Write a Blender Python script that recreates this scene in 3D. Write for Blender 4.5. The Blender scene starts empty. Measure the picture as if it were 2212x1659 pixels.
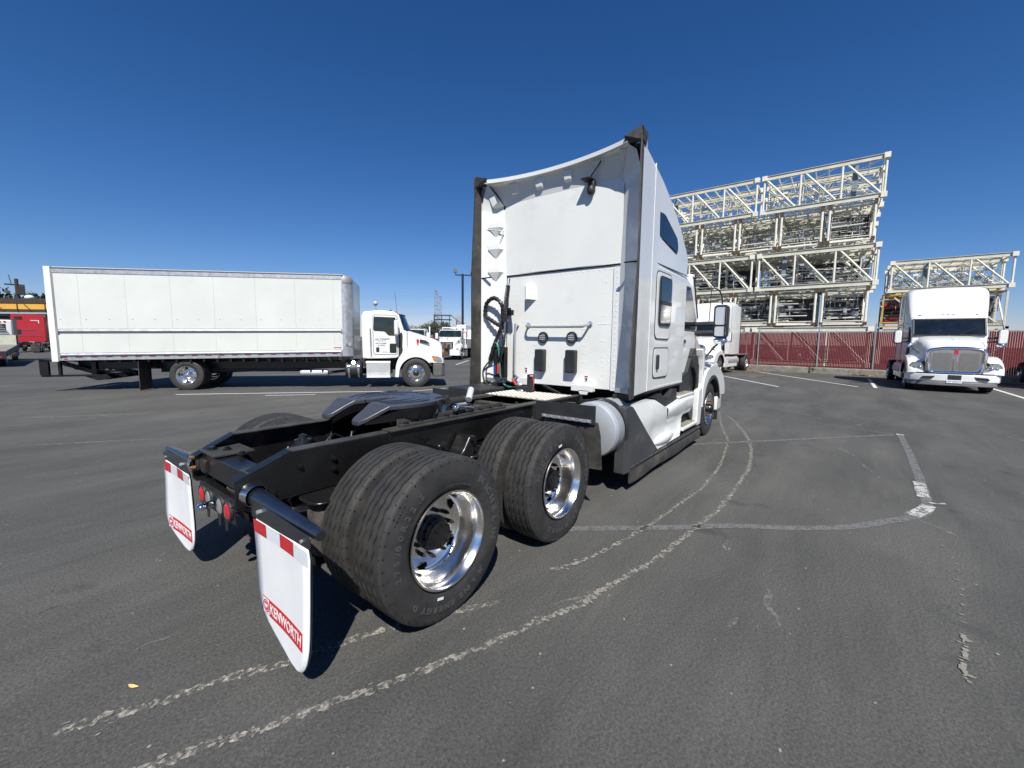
import bpy, bmesh, math, random
from math import sin, cos, pi, radians as R
from mathutils import Vector as V, Matrix as M
random.seed(7)
S = bpy.context.scene
COL = S.collection
# ---------------------------------------------------------------- camera
cam_d = bpy.data.cameras.new('camera'); cam = bpy.data.objects.new('camera', cam_d); COL.objects.link(cam)
S.camera = cam
CAMP = V((-1.6945, -2.9821, 1.6989)); YAW, PIT, ROLL = 0.6597, 0.1012, 0.0114
fw = V((cos(YAW)*cos(PIT), sin(YAW)*cos(PIT), -sin(PIT))); rt = V((sin(YAW), -cos(YAW), 0)); up = rt.cross(fw)
r2 = cos(ROLL)*rt + sin(ROLL)*up; u2 = -sin(ROLL)*rt + cos(ROLL)*up
mw = M((r2, u2, -fw)).transposed().to_4x4(); mw.translation = CAMP; cam.matrix_world = mw
cam_d.sensor_width = 36; cam_d.lens = 902.6/2212*36; cam_d.clip_start = .05; cam_d.clip_end = 6000
# ---------------------------------------------------------------- light
SUN_AZ, SUN_EL = R(42), R(50)          # azimuth the light travels towards, elevation
W = bpy.data.worlds.new('World'); S.world = W; W.use_nodes = True
nt = W.node_tree; nt.nodes.clear()
sky = nt.nodes.new('ShaderNodeTexSky'); sky.sky_type = 'NISHITA'; sky.sun_disc = False
sky.sun_elevation = SUN_EL; sky.sun_rotation = math.atan2(-cos(SUN_AZ), -sin(SUN_AZ))
sky.altitude = 0; sky.air_density = 1.0; sky.dust_density = 0; sky.ozone_density = 3.0
bg = nt.nodes.new('ShaderNodeBackground'); bg.inputs[1].default_value = .068
wo = nt.nodes.new('ShaderNodeOutputWorld')
sep = nt.nodes.new('ShaderNodeSeparateColor'); com = nt.nodes.new('ShaderNodeCombineColor'); nt.links.new(sky.outputs[0], sep.inputs[0])
for i_, (g_, a_) in enumerate(((1.52, .268), (1.15, .56), (1.04, .967))):      # deep clear blue: one response curve for the whole sky
    p_ = nt.nodes.new('ShaderNodeMath'); p_.operation = 'POWER'; p_.inputs[1].default_value = g_; q_ = nt.nodes.new('ShaderNodeMath'); q_.operation = 'MULTIPLY'; q_.inputs[1].default_value = a_
    nt.links.new(sep.outputs[i_], p_.inputs[0]); nt.links.new(p_.outputs[0], q_.inputs[0]); nt.links.new(q_.outputs[0], com.inputs[i_])
nt.links.new(com.outputs[0], bg.inputs[0]); nt.links.new(bg.outputs[0], wo.inputs[0])
sd = bpy.data.lights.new('sun', 'SUN'); sd.energy = 5.0; sd.angle = R(.53); sd.color = (1, .965, .885)
so = bpy.data.objects.new('sun', sd); COL.objects.link(so)
so.rotation_euler = V((cos(SUN_EL)*cos(SUN_AZ), cos(SUN_EL)*sin(SUN_AZ), -sin(SUN_EL))).to_track_quat('-Z', 'Y').to_euler()
so.location = (0, 0, 60)
S.view_settings.view_transform = 'Standard'; S.view_settings.look = 'None'
S.view_settings.exposure = .44; S.view_settings.gamma = 1; S.view_settings.use_curve_mapping = False
S.render.engine = 'CYCLES'
S.cycles.max_bounces = 6; S.cycles.caustics_reflective = False; S.cycles.caustics_refractive = False
# ---------------------------------------------------------------- materials
def pmat(name, col, rough=.5, metal=0, coat=0, var=.12, vs=2.5, bump=0, bs=60, dirt=None, ds=3, dth=.55, spec=.5, trans=0, alpha=1, emit=None, det=6):
    m = bpy.data.materials.new(name); m.use_nodes = True; t = m.node_tree; N = t.nodes; L = t.links
    b = N['Principled BSDF']
    b.inputs['Roughness'].default_value = rough; b.inputs['Metallic'].default_value = metal
    b.inputs['Coat Weight'].default_value = coat; b.inputs['Coat Roughness'].default_value = .06
    b.inputs['Specular IOR Level'].default_value = spec
    b.inputs['Transmission Weight'].default_value = trans; b.inputs['Alpha'].default_value = alpha
    tc = N.new('ShaderNodeTexCoord')
    nz = N.new('ShaderNodeTexNoise'); nz.inputs['Scale'].default_value = vs; nz.inputs['Detail'].default_value = det; nz.inputs['Roughness'].default_value = .62
    L.new(tc.outputs['Object'], nz.inputs['Vector'])
    cr = N.new('ShaderNodeValToRGB'); e = cr.color_ramp.elements
    e[0].position = .3; e[1].position = .72
    e[0].color = tuple(max(0, c*(1-var)) for c in col)+(1,); e[1].color = tuple(min(1, c*(1+var)) for c in col)+(1,)
    L.new(nz.outputs[0], cr.inputs[0]); out = cr.outputs[0]
    if dirt:
        n2 = N.new('ShaderNodeTexNoise'); n2.inputs['Scale'].default_value = ds; n2.inputs['Detail'].default_value = 9; n2.inputs['Roughness'].default_value = .7
        L.new(tc.outputs['Object'], n2.inputs['Vector'])
        mr = N.new('ShaderNodeMapRange'); mr.inputs[1].default_value = dth; mr.inputs[2].default_value = dth+.14; mr.inputs[4].default_value = .8
        L.new(n2.outputs[0], mr.inputs[0])
        mx = N.new('ShaderNodeMix'); mx.data_type = 'RGBA'; L.new(mr.outputs[0], mx.inputs[0]); L.new(out, mx.inputs[6]); mx.inputs[7].default_value = tuple(dirt)+(1,)
        out = mx.outputs[2]
    L.new(out, b.inputs['Base Color'])
    rr = N.new('ShaderNodeMapRange'); rr.inputs[3].default_value = max(.02, rough*.8); rr.inputs[4].default_value = min(1, rough*1.25)
    L.new(nz.outputs[0], rr.inputs[0]); L.new(rr.outputs[0], b.inputs['Roughness'])
    if bump:
        n3 = N.new('ShaderNodeTexNoise'); n3.inputs['Scale'].default_value = bs; n3.inputs['Detail'].default_value = 4
        L.new(tc.outputs['Object'], n3.inputs['Vector'])
        bp = N.new('ShaderNodeBump'); bp.inputs['Strength'].default_value = bump; bp.inputs['Distance'].default_value = .01
        L.new(n3.outputs[0], bp.inputs['Height']); L.new(bp.outputs[0], b.inputs['Normal'])
    return m
WHITE = pmat('white_paint', (.70, .71, .69), .30, coat=.7, var=.035, vs=1.3, bump=.04, bs=2.2)
WALLW = pmat('white_sleeper_wall', (.74, .745, .715), .36, coat=.35, var=.04, vs=1.6, bump=.07, bs=3, dirt=(.66, .66, .625), ds=2.2, dth=.56)
BOXW = pmat('white_box_panel', (.60, .62, .585), .40, coat=.2, var=.06, vs=.7, bump=.05, bs=1.5, dirt=(.52, .53, .51), ds=1.1, dth=.68)
FLAPW = pmat('white_mud_flap', (.76, .77, .77), .5, var=.04, vs=5, dirt=(.64, .64, .62), ds=9, dth=.62)
BLACK = pmat('black_frame_paint', (.009, .009, .0095), .28, var=.35, vs=4, dirt=(.024, .022, .019), ds=5, dth=.64)
BLK2 = pmat('black_plastic', (.022, .023, .025), .5, var=.25, vs=5, bump=.15, bs=180)
SKIRTB = pmat('grey_black_skirt_plastic', (.045, .047, .050), .55, var=.2, vs=3, bump=.1, bs=200, dirt=(.11, .10, .085), ds=3, dth=.6)
RUB = pmat('rubber_edge', (.035, .033, .031), .65, var=.4, vs=7, bump=.2, bs=60, dirt=(.085, .075, .062), ds=2.5, dth=.5)
GREASE = pmat('dusty_chassis', (.02, .018, .016), .6, var=.5, vs=9, dirt=(.10, .08, .06), ds=8, dth=.58)
PLATE = pmat('fifth_wheel_grey', (.046, .050, .060), .36, var=.15, vs=4, bump=.12, bs=40, dirt=(.15, .12, .085), ds=4, dth=.66)
CHROME = pmat('polished_chrome', (.82, .82, .83), .07, metal=1, var=.03, vs=3, bump=.02, bs=4)
ALU = pmat('polished_aluminium', (.84, .82, .79), .19, metal=1, var=.08, vs=5, bump=.05, bs=6)
TANK = pmat('brushed_aluminium', (.42, .45, .48), .5, metal=.45, var=.1, vs=3, bump=.05, bs=9)
GALV = pmat('galvanised_steel', (.52, .53, .54), .45, metal=.7, var=.18, vs=7)
STEELT = pmat('dark_polished_tube', (.20, .21, .225), .34, metal=1, var=.15, vs=5)
LUG = pmat('bright_tread_lug', (.70, .67, .60), .4, metal=.3, var=.1)
TREADP = pmat('aluminium_tread_plate', (.36, .335, .285), .5, metal=.35, var=.2, vs=9, bump=.5, bs=70, dirt=(.62, .57, .48), ds=12, dth=.5)
GLASS = pmat('dark_glass', (.008, .011, .015), .04, var=.4, vs=3, spec=.7, coat=.25)
GLASSG = pmat('green_tinted_glass', (.010, .020, .019), .05, var=.6, vs=3, spec=.6, coat=.15)
MIRR = pmat('mirror_glass', (.85, .87, .88), .02, metal=1, var=.01)
TAPE = pmat('maroon_tape', (.20, .012, .02), .4, var=.2, vs=20)
RED = pmat('red_reflector', (.55, .012, .02), .25, var=.2, vs=30, coat=.4)
REFW = pmat('white_reflector', (.72, .76, .80), .3, var=.08, vs=40, coat=.4)
REDP = pmat('red_print', (.58, .02, .03), .4, var=.08, vs=10)
REDHOSE = pmat('red_hose', (.55, .03, .02), .35, var=.1)
BLUEH = pmat('blue_hose', (.02, .06, .28), .35, var=.1)
GREENH = pmat('green_cable', (.03, .22, .17), .35, var=.1)
LENS = pmat('clear_lamp_lens', (.34, .35, .36), .12, var=.6, vs=22, coat=1, metal=.3)
AMBER = pmat('amber_lens', (.6, .16, .03), .2, var=.2, coat=.6)
RUST = pmat('rusty_bracket', (.10, .048, .03), .8, var=.5, vs=12)
INK = pmat('dark_ink', (.03, .035, .045), .5, var=.1)
TXT = pmat('tyre_lettering', (.055, .055, .056), .6, var=.15, vs=20)
def tyre_mat():
    m = pmat('tyre_rubber', (.030, .029, .028), .62, var=.3, vs=11, dirt=(.058, .050, .042), ds=6, dth=.56, bump=.0)
    t = m.node_tree; N = t.nodes; L = t.links; b = N['Principled BSDF']
    tc = N.new('ShaderNodeTexCoord'); sp = N.new('ShaderNodeSeparateXYZ'); L.new(tc.outputs['Object'], sp.inputs[0])
    at = N.new('ShaderNodeMath'); at.operation = 'ARCTAN2'; L.new(sp.outputs[0], at.inputs[0]); L.new(sp.outputs[2], at.inputs[1])
    mu = N.new('ShaderNodeMath'); mu.operation = 'MULTIPLY'; mu.inputs[1].default_value = 300; L.new(at.outputs[0], mu.inputs[0])
    wv = N.new('ShaderNodeMath'); wv.operation = 'SINE'; L.new(mu.outputs[0], wv.inputs[0])
    ab = N.new('ShaderNodeMath'); ab.operation = 'ABSOLUTE'; L.new(sp.outputs[1], ab.inputs[0])
    lt = N.new('ShaderNodeMath'); lt.operation = 'LESS_THAN'; lt.inputs[1].default_value = .078; L.new(ab.outputs[0], lt.inputs[0])
    ln = N.new('ShaderNodeVectorMath'); ln.operation = 'LENGTH'; cx = N.new('ShaderNodeCombineXYZ'); L.new(sp.outputs[0], cx.inputs[0]); L.new(sp.outputs[2], cx.inputs[2]); L.new(cx.outputs[0], ln.inputs[0])
    g2 = N.new('ShaderNodeMath'); g2.operation = 'GREATER_THAN'; g2.inputs[1].default_value = .48; L.new(ln.outputs['Value'], g2.inputs[0])
    m2 = N.new('ShaderNodeMath'); m2.operation = 'MULTIPLY'; L.new(lt.outputs[0], m2.inputs[0]); L.new(g2.outputs[0], m2.inputs[1])
    m3 = N.new('ShaderNodeMath'); m3.operation = 'MULTIPLY'; L.new(m2.outputs[0], m3.inputs[0]); L.new(wv.outputs[0], m3.inputs[1])
    bp = N.new('ShaderNodeBump'); bp.inputs['Strength'].default_value = .35; bp.inputs['Distance'].default_value = .003; L.new(m3.outputs[0], bp.inputs['Height'])
    L.new(bp.outputs[0], b.inputs['Normal'])
    return m
DUSTY = pmat('dusty_black_steel', (.042, .040, .037), .55, var=.35, vs=9, dirt=(.085, .078, .068), ds=6, dth=.58)
BAR = pmat('satin_chrome_bar', (.62, .63, .63), .25, metal=.75, var=.05)
TYRE = tyre_mat()
SLOT_SHADE = pmat('painted_slot_shade', (.007, .007, .007), .8, var=.1)  # near-black that paints the shade of tread slots onto the shoulder
# ---------------------------------------------------------------- mesh helpers
class MB:
    def __init__(s): s.v = []; s.f = []
    def add(s, vs, fs, mtx=None):
        o = len(s.v)
        s.v += [tuple(mtx @ V(p)) if mtx else tuple(p) for p in vs]; s.f += [tuple(i+o for i in f) for f in fs]; return s
    def box(s, a, b, mtx=None):
        x0, y0, z0 = a; x1, y1, z1 = b
        return s.add([(x0,y0,z0),(x1,y0,z0),(x1,y1,z0),(x0,y1,z0),(x0,y0,z1),(x1,y0,z1),(x1,y1,z1),(x0,y1,z1)],
                     [(0,3,2,1),(4,5,6,7),(0,1,5,4),(1,2,6,5),(2,3,7,6),(3,0,4,7)], mtx)
    def cb(s, c, d, mtx=None): return s.box([c[i]-d[i]/2 for i in range(3)], [c[i]+d[i]/2 for i in range(3)], mtx)
    def tube(s, pts, r, n=10, cap=True):
        pts = [V(p) for p in pts]; rings = []; prev = None
        for i, p in enumerate(pts):
            d = (pts[min(i+1, len(pts)-1)]-pts[max(i-1, 0)]).normalized()
            if prev is None:
                a = d.orthogonal().normalized()
            else:
                a = (prev - d*prev.dot(d)).normalized()
            prev = a; b = d.cross(a); rr = r[i] if isinstance(r, (list, tuple)) else r
            rings.append([p+rr*(cos(2*pi*k/n+pi/n)*a+sin(2*pi*k/n+pi/n)*b) for k in range(n)])
        vs = [q for g in rings for q in g]; fs = []
        for i in range(len(pts)-1):
            for k in range(n):
                k2 = (k+1) % n; fs.append((i*n+k, i*n+k2, (i+1)*n+k2, (i+1)*n+k))
        if cap: fs.append(tuple(range(n-1, -1, -1))); fs.append(tuple((len(pts)-1)*n+k for k in range(n)))
        return s.add(vs, fs)
    def bar(s, a, b, w, h=None):      # rectangular bar between two points, w across (horizontal), h up
        a = V(a); b = V(b); h = h or w; d = (b-a).normalized(); u = V((0,0,1)) if abs(d.z) < .95 else V((1,0,0))
        x = d.cross(u).normalized(); y = x.cross(d)
        P = [a-x*w/2-y*h/2, a+x*w/2-y*h/2, a+x*w/2+y*h/2, a-x*w/2+y*h/2]; P += [p+(b-a) for p in P]
        return s.add(P, [(0,3,2,1),(4,5,6,7),(0,1,5,4),(1,2,6,5),(2,3,7,6),(3,0,4,7)])
    def ibeam(s, a, b, w, h, t=.03):
        a = V(a); b = V(b); d = (b-a).normalized(); u = V((0,0,1)) if abs(d.z) < .95 else V((1,0,0))
        x = d.cross(u).normalized(); y = x.cross(d)
        s.bar(a+y*(h/2-t/2), b+y*(h/2-t/2), w, t); s.bar(a-y*(h/2-t/2), b-y*(h/2-t/2), w, t); s.bar(a, b, t, h-2*t-.002); return s
    def lathe(s, prof, c=(0,0,0), axis='Y', n=48, skip=None, close=False):
        vs = []; fs = []; m = len(prof)
        for k in range(n):
            t = 2*pi*k/n
            for (a, r) in prof:
                p = {'Y': (r*cos(t), a, r*sin(t)), 'X': (a, r*cos(t), r*sin(t)), 'Z': (r*cos(t), r*sin(t), a)}[axis]
                vs.append((p[0]+c[0], p[1]+c[1], p[2]+c[2]))
        for k in range(n):
            k2 = (k+1) % n
            for i in range(m-1 if not close else m):
                if skip and skip(k, i): continue
                j = (i+1) % m; fs.append((k*m+i, k*m+j, k2*m+j, k2*m+i))
        return s.add(vs, fs)
    def prism(s, poly, lo, hi, plane='XZ', mtx=None):
        n = len(poly); f = {'XZ': lambda p, t: (p[0], t, p[1]), 'XY': lambda p, t: (p[0], p[1], t), 'YZ': lambda p, t: (t, p[0], p[1])}[plane]
        vs = [f(p, lo) for p in poly]+[f(p, hi) for p in poly]
        fs = [tuple(range(n)), tuple(range(2*n-1, n-1, -1))]+[(i, i+n, (i+1) % n+n, (i+1) % n) for i in range(n)]
        return s.add(vs, fs, mtx)
    def grid(s, rows, closed=False):
        n = len(rows[0]); vs = [p for r_ in rows for p in r_]; fs = []
        for i in range(len(rows)-1):
            for k in range(n if closed else n-1):
                k2 = (k+1) % n; fs.append((i*n+k, i*n+k2, (i+1)*n+k2, (i+1)*n+k))
        return s.add(vs, fs)
    def ball(s, c, r, n=10, m=6):
        rx, ry, rz = r if isinstance(r, (tuple, list)) else (r, r, r); vs = []; fs = []
        for i in range(m+1):
            for k in range(n):
                a = pi*i/m-pi/2; b = 2*pi*k/n; vs.append((c[0]+rx*cos(a)*cos(b), c[1]+ry*cos(a)*sin(b), c[2]+rz*sin(a)))
        for i in range(m):
            for k in range(n): fs.append((i*n+k, i*n+(k+1) % n, (i+1)*n+(k+1) % n, (i+1)*n+k))
        return s.add(vs, fs)
    def mesh(s, name, mat, smooth=35):
        me = bpy.data.meshes.new(name); me.from_pydata(s.v, [], s.f)
        bm = bmesh.new(); bm.from_mesh(me); bmesh.ops.remove_doubles(bm, verts=bm.verts, dist=1e-5)
        bmesh.ops.recalc_face_normals(bm, faces=bm.faces); bm.to_mesh(me); bm.free()
        me.materials.append(mat)
        if smooth:
            me.polygons.foreach_set('use_smooth', [True]*len(me.polygons)); me.set_sharp_from_angle(angle=R(smooth))
        return me
def put(name, me, parent=None, loc=(0,0,0), rot=(0,0,0), bevel=0, seg=2, **k):
    o = bpy.data.objects.new(name, me); COL.objects.link(o)
    if parent: o.parent = parent
    o.location = loc; o.rotation_euler = rot
    if bevel:
        b = o.modifiers.new('bevel', 'BEVEL'); b.width = bevel; b.segments = seg; b.limit_method = 'ANGLE'; b.angle_limit = R(40); b.harden_normals = False
    for a, v in k.items(): o[a] = v
    return o
def part(name, mb, mat, parent, smooth=35, **k): return put(name, mb.mesh(name, mat, smooth), parent, **k)
def thing(name, label, cat, loc=(0,0,0), rz=0, group=None):
    o = bpy.data.objects.new(name, None); COL.objects.link(o); o.empty_display_size = .3
    o.location = loc; o.rotation_euler = (0, 0, rz); o['label'] = label; o['category'] = cat
    if group: o['group'] = group
    return o
def single(name, mb, mat, label, cat, group=None, smooth=35, **k):
    o = part(name, mb, mat, None, smooth, **k); o['label'] = label; o['category'] = cat
    if group: o['group'] = group
    return o
def tree_copy(o, parent=None):
    c = o.copy(); COL.objects.link(c); c.parent = parent
    for ch in list(o.children): tree_copy(ch, c)
    return c
def struct(name, mb, mat, kind='structure', smooth=0, parent=None): return part(name, mb, mat, parent, smooth, kind=kind)
def text_mesh(s, size, mat, ext=.002, off=0., shear=0., sx=1., align='CENTER'):
    cu = bpy.data.curves.new('t', 'FONT'); cu.body = s; cu.size = size; cu.extrude = ext; cu.offset = off; cu.shear = shear
    cu.align_x = align; cu.align_y = 'CENTER'; cu.resolution_u = 3
    o = bpy.data.objects.new('t', cu); COL.objects.link(o); dg = bpy.context.evaluated_depsgraph_get(); dg.update()
    me = bpy.data.meshes.new_from_object(o.evaluated_get(dg)); bpy.data.objects.remove(o); bpy.data.curves.remove(cu)
    if sx != 1:
        for v in me.vertices: v.co.x *= sx
    me.materials.clear(); me.materials.append(mat); return me
def text(name, s, size, mat, parent, mtx, **k):
    me = text_mesh(s, size, mat, **k); me.transform(mtx); return put(name, me, parent)
def frame(o, x, y):           # matrix: text x-dir, text y-dir, origin
    x = V(x).normalized(); y = V(y).normalized(); z = x.cross(y); m = M((x, y, z)).transposed().to_4x4(); m.translation = V(o); return m
def rrect(x0, z0, x1, z1, r, n=5):
    P = []
    for cx, cz, a in ((x1-r, z1-r, 0), (x0+r, z1-r, 90), (x0+r, z0+r, 180), (x1-r, z0+r, 270)):
        for k in range(n+1): t = R(a+90*k/n); P.append((cx+r*cos(t), cz+r*sin(t)))
    return P
def rpoly(P, r, n=4):        # round the corners of a polygon
    out = []; m = len(P)
    for i in range(m):
        a, b, c = V(P[i-1]+(0,)), V(P[i]+(0,)), V(P[(i+1) % m]+(0,))
        d1 = (a-b); d2 = (c-b); t = min(r, d1.length*.45, d2.length*.45); p = b+d1.normalized()*t; q = b+d2.normalized()*t
        for k in range(n+1):
            u = k/n; w = (1-u)**2*p+2*u*(1-u)*b+u*u*q; out.append((w.x, w.y))
    return out
def bez(P, n=24):             # smooth curve through points (Catmull-Rom)
    P = [V(p) for p in P]; Q = [2*P[0]-P[1]]+P+[2*P[-1]-P[-2]]; out = []; segs = len(P)-1; per = max(2, n//segs)
    for i in range(segs):
        a, b, c, d = Q[i:i+4]
        for k in range(per):
            t = k/per; out.append(.5*((2*b)+(c-a)*t+(2*a-5*b+4*c-d)*t*t+(3*b-a-3*c+d)*t**3))
    return out+[P[-1]]
def inset(P, d):              # shrink polygon towards its centre by about d
    cx = sum(p[0] for p in P)/len(P); cy = sum(p[1] for p in P)/len(P); out = []
    for p in P:
        v = V((p[0]-cx, p[1]-cy)); L = v.length; v *= (L-d*1.2)/L; out.append((cx+v.x, cy+v.y))
    return out
# ================================================================ GROUND
def asphalt():
    m = bpy.data.materials.new('asphalt'); m.use_nodes = True; t = m.node_tree; N = t.nodes; L = t.links; b = N['Principled BSDF']
    tc = N.new('ShaderNodeTexCoord')
    def noise(sc, det=6, rg=.6, vec=None, dist=0):
        n = N.new('ShaderNodeTexNoise'); n.inputs['Scale'].default_value = sc; n.inputs['Detail'].default_value = det; n.inputs['Roughness'].default_value = rg
        n.inputs['Distortion'].default_value = dist; L.new(vec or tc.outputs['Object'], n.inputs['Vector']); return n.outputs[0]
    def ramp(fac, a, b_, c1, c2):
        r = N.new('ShaderNodeValToRGB'); e = r.color_ramp.elements; e[0].position = a; e[1].position = b_; e[0].color = c1+(1,); e[1].color = c2+(1,); L.new(fac, r.inputs[0]); return r.outputs[0]
    def mix(f, a, b_, mode='MIX', fv=1):
        x = N.new('ShaderNodeMix'); x.data_type = 'RGBA'; x.blend_type = mode
        if f is None: x.inputs[0].default_value = fv
        else: L.new(f, x.inputs[0])
        L.new(a, x.inputs[6])
        if isinstance(b_, tuple): x.inputs[7].default_value = b_+(1,)
        else: L.new(b_, x.inputs[7])
        return x.outputs[2]
    base = ramp(noise(.35, 8, .65), .3, .7, (.051, .0515, .0500), (.078, .0780, .0752))
    mp = N.new('ShaderNodeMapping'); mp.inputs['Rotation'].default_value = (0, 0, R(-12)); mp.inputs['Scale'].default_value = (.25, 1.4, 1); L.new(tc.outputs['Object'], mp.inputs[0])
    st = ramp(noise(1.1, 9, .7, mp.outputs[0], .4), .34, .66, (.78, .78, .79), (1.2, 1.19, 1.17)); c = mix(None, base, st, 'MULTIPLY')
    g = ramp(noise(65, 5, .85), .30, .68, (.34, .34, .34), (2.0, 1.97, 1.92)); c = mix(None, c, g, 'MULTIPLY')
    vo = N.new('ShaderNodeTexVoronoi'); vo.inputs['Scale'].default_value = 120; L.new(tc.outputs['Object'], vo.inputs['Vector'])
    sp = ramp(vo.outputs['Distance'], .10, .22, (1, 1, 1), (0, 0, 0))
    k = N.new('ShaderNodeTexWhiteNoise'); L.new(vo.outputs['Position'], k.inputs[0])
    k2 = ramp(k.outputs[0], .95, .97, (0, 0, 0), (1, 1, 1)); f = mix(None, sp, k2, 'MULTIPLY'); c = mix(f, c, (.34, .33, .31))
    mp2 = N.new('ShaderNodeMapping'); mp2.inputs['Rotation'].default_value = (0, 0, R(22)); mp2.inputs['Scale'].default_value = (.35, 1.8, 1); L.new(tc.outputs['Object'], mp2.inputs[0])
    w = ramp(noise(2.3, 10, .74, mp2.outputs[0], .6), .60, .70, (0, 0, 0), (.55, .55, .55)); c = mix(w, c, (.12, .117, .11))
    mp3 = N.new('ShaderNodeMapping'); mp3.inputs['Rotation'].default_value = (0, 0, R(-35)); mp3.inputs['Scale'].default_value = (.8, 7, 1); L.new(tc.outputs['Object'], mp3.inputs[0])
    w2 = ramp(noise(3.0, 8, .8, mp3.outputs[0], .3), .63, .74, (0, 0, 0), (.5, .5, .5)); c = mix(w2, c, (.135, .13, .12))
    w3 = ramp(noise(14, 6, .75), .60, .75, (0, 0, 0), (.35, .35, .35)); c = mix(w3, c, (.11, .108, .10))
    d = ramp(noise(1.7, 5, .55, None, .3), .64, .72, (0, 0, 0), (.55, .55, .55)); c = mix(d, c, (.030, .030, .031))
    d2 = ramp(noise(5.5, 3, .5), .72, .76, (0, 0, 0), (.5, .5, .5)); c = mix(d2, c, (.022, .022, .023))
    L.new(c, b.inputs['Base Color']); b.inputs['Roughness'].default_value = .82; b.inputs['Specular IOR Level'].default_value = .35
    bp = N.new('ShaderNodeBump'); bp.inputs['Strength'].default_value = .8; bp.inputs['Distance'].default_value = .010
    L.new(noise(60, 6, .8), bp.inputs['Height']); L.new(bp.outputs[0], b.inputs['Normal'])
    return m
ASPH = asphalt()
def decal(name, col, thr, sc, soft=.08, rough=.8, maxa=1):
    m = bpy.data.materials.new(name); m.use_nodes = True; t = m.node_tree; N = t.nodes; L = t.links; b = N['Principled BSDF']
    tc = N.new('ShaderNodeTexCoord'); n = N.new('ShaderNodeTexNoise'); n.inputs['Scale'].default_value = sc; n.inputs['Detail'].default_value = 9; n.inputs['Roughness'].default_value = .75
    L.new(tc.outputs['Object'], n.inputs['Vector'])
    mr = N.new('ShaderNodeMapRange'); mr.inputs[1].default_value = thr-soft; mr.inputs[2].default_value = thr+soft; mr.inputs[4].default_value = maxa; L.new(n.outputs[0], mr.inputs[0]); L.new(mr.outputs[0], b.inputs['Alpha'])
    b.inputs['Base Color'].default_value = tuple(col)+(1,); b.inputs['Roughness'].default_value = rough
    n2 = N.new('ShaderNodeTexNoise'); n2.inputs['Scale'].default_value = 90; cr = N.new('ShaderNodeValToRGB'); e = cr.color_ramp.elements
    e[0].color = tuple(c*.7 for c in col)+(1,); e[1].color = tuple(min(1, c*1.2) for c in col)+(1,); e[0].position = .35; e[1].position = .65
    L.new(tc.outputs['Object'], n2.inputs['Vector']); L.new(n2.outputs[0], cr.inputs[0]); L.new(cr.outputs[0], b.inputs['Base Color'])
    return m
SCR = decal('scraped_asphalt', (.29, .275, .24), .52, 24, .06)
SCR2 = decal('faint_scrape', (.19, .185, .17), .50, 11, .10, maxa=.75)
WORN = decal('worn_paint_line', (.155, .155, .155), .40, 14, .12, maxa=.85)
PAINT = decal('white_road_paint', (.62, .62, .60), .36, 9, .05)
PAINTB = decal('chipped_white_paint', (.46, .46, .45), .47, 12, .06, maxa=.92)
ground = MB().add([(-1500,-1500,0),(2500,-1500,0),(2500,2500,0),(-1500,2500,0)], [(0,1,2,3)])
struct('ground', ground, ASPH)
def ribbon(pts, w, z=.004, jag=0, seed=1):
    rn = random.Random(seed); pts = [V((p[0], p[1], 0)) for p in pts]; rows = []
    for i, p in enumerate(pts):
        d = (pts[min(i+1, len(pts)-1)]-pts[max(i-1, 0)]).normalized(); n = V((-d.y, d.x, 0)); ww = w if not isinstance(w, list) else w[i]
        a = p+n*(ww/2+rn.uniform(-jag, jag)); b = p-n*(ww/2+rn.uniform(-jag, jag)); rows.append([(a.x, a.y, z), (b.x, b.y, z)])
    return MB().grid(rows)
def seg(a, b, n): return [(a[0]+(b[0]-a[0])*i/n, a[1]+(b[1]-a[1])*i/n) for i in range(n+1)]
# stall lines
for a, b, w in [((29.2, 1.46), (20.6, -3.75), .11), ((26.4, -4.35), (20.6, -4.3), .12), ((24.4, -8.12), (17.5, -8.0), .12), ((23.3, 2.1), (18.2, -1.2), .11), ((1.95, 12.62), (6.6, 8.86), .10), ((19.5, 18.57), (25.0, 22.6), .12),
                ((3.6, 10.5), (4.7, 9.65), .07), ((6.6, 8.3), (8.6, 8.0), .07)]:
    struct('painted_line', ribbon(seg(a, b, 8), w), PAINT)
# old worn loop in front
loop = [(2.20,-1.93),(2.55,-2.31),(2.87,-2.77),(3.23,-3.18),(3.6,-3.45),(3.92,-3.68),(4.25,-3.83),(4.75,-3.88),(5.4,-3.92),(6.4,-3.96),(7.4,-4.0),(9.1,-4.04)]
lp = [(p.x, p.y) for p in bez([(a, b, 0) for a, b in [(1.0,-.55),(1.65,-1.3)]+loop], 90)]
struct('worn_line', ribbon(lp, .095, .004), WORN)
struct('worn_line', ribbon(seg((9.05, -3.97), (5.3, -.85), 10), .085, .004), WORN)
struct('worn_line', ribbon(seg((9.08, -3.95), (10.3, -.6), 10), .05, .004), WORN)
struct('chipped_paint_patch', ribbon(seg((5.45,-3.90), (4.75,-3.86), 5), .11, .008, .006), PAINTB)
struct('chipped_paint_patch', ribbon([(4.45,-3.87),(4.3,-3.82),(4.1,-3.74),(3.98,-3.69)], .12, .008, .008), PAINTB)
struct('chipped_paint_patch', ribbon(seg((9.18,-4.04), (9.04,-4.04), 2), .11, .008), PAINTB)
struct('chipped_paint_patch', ribbon(seg((4.62,-4.02), (4.55,-3.88), 2), .04, .012, .01), PAINTB)
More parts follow.
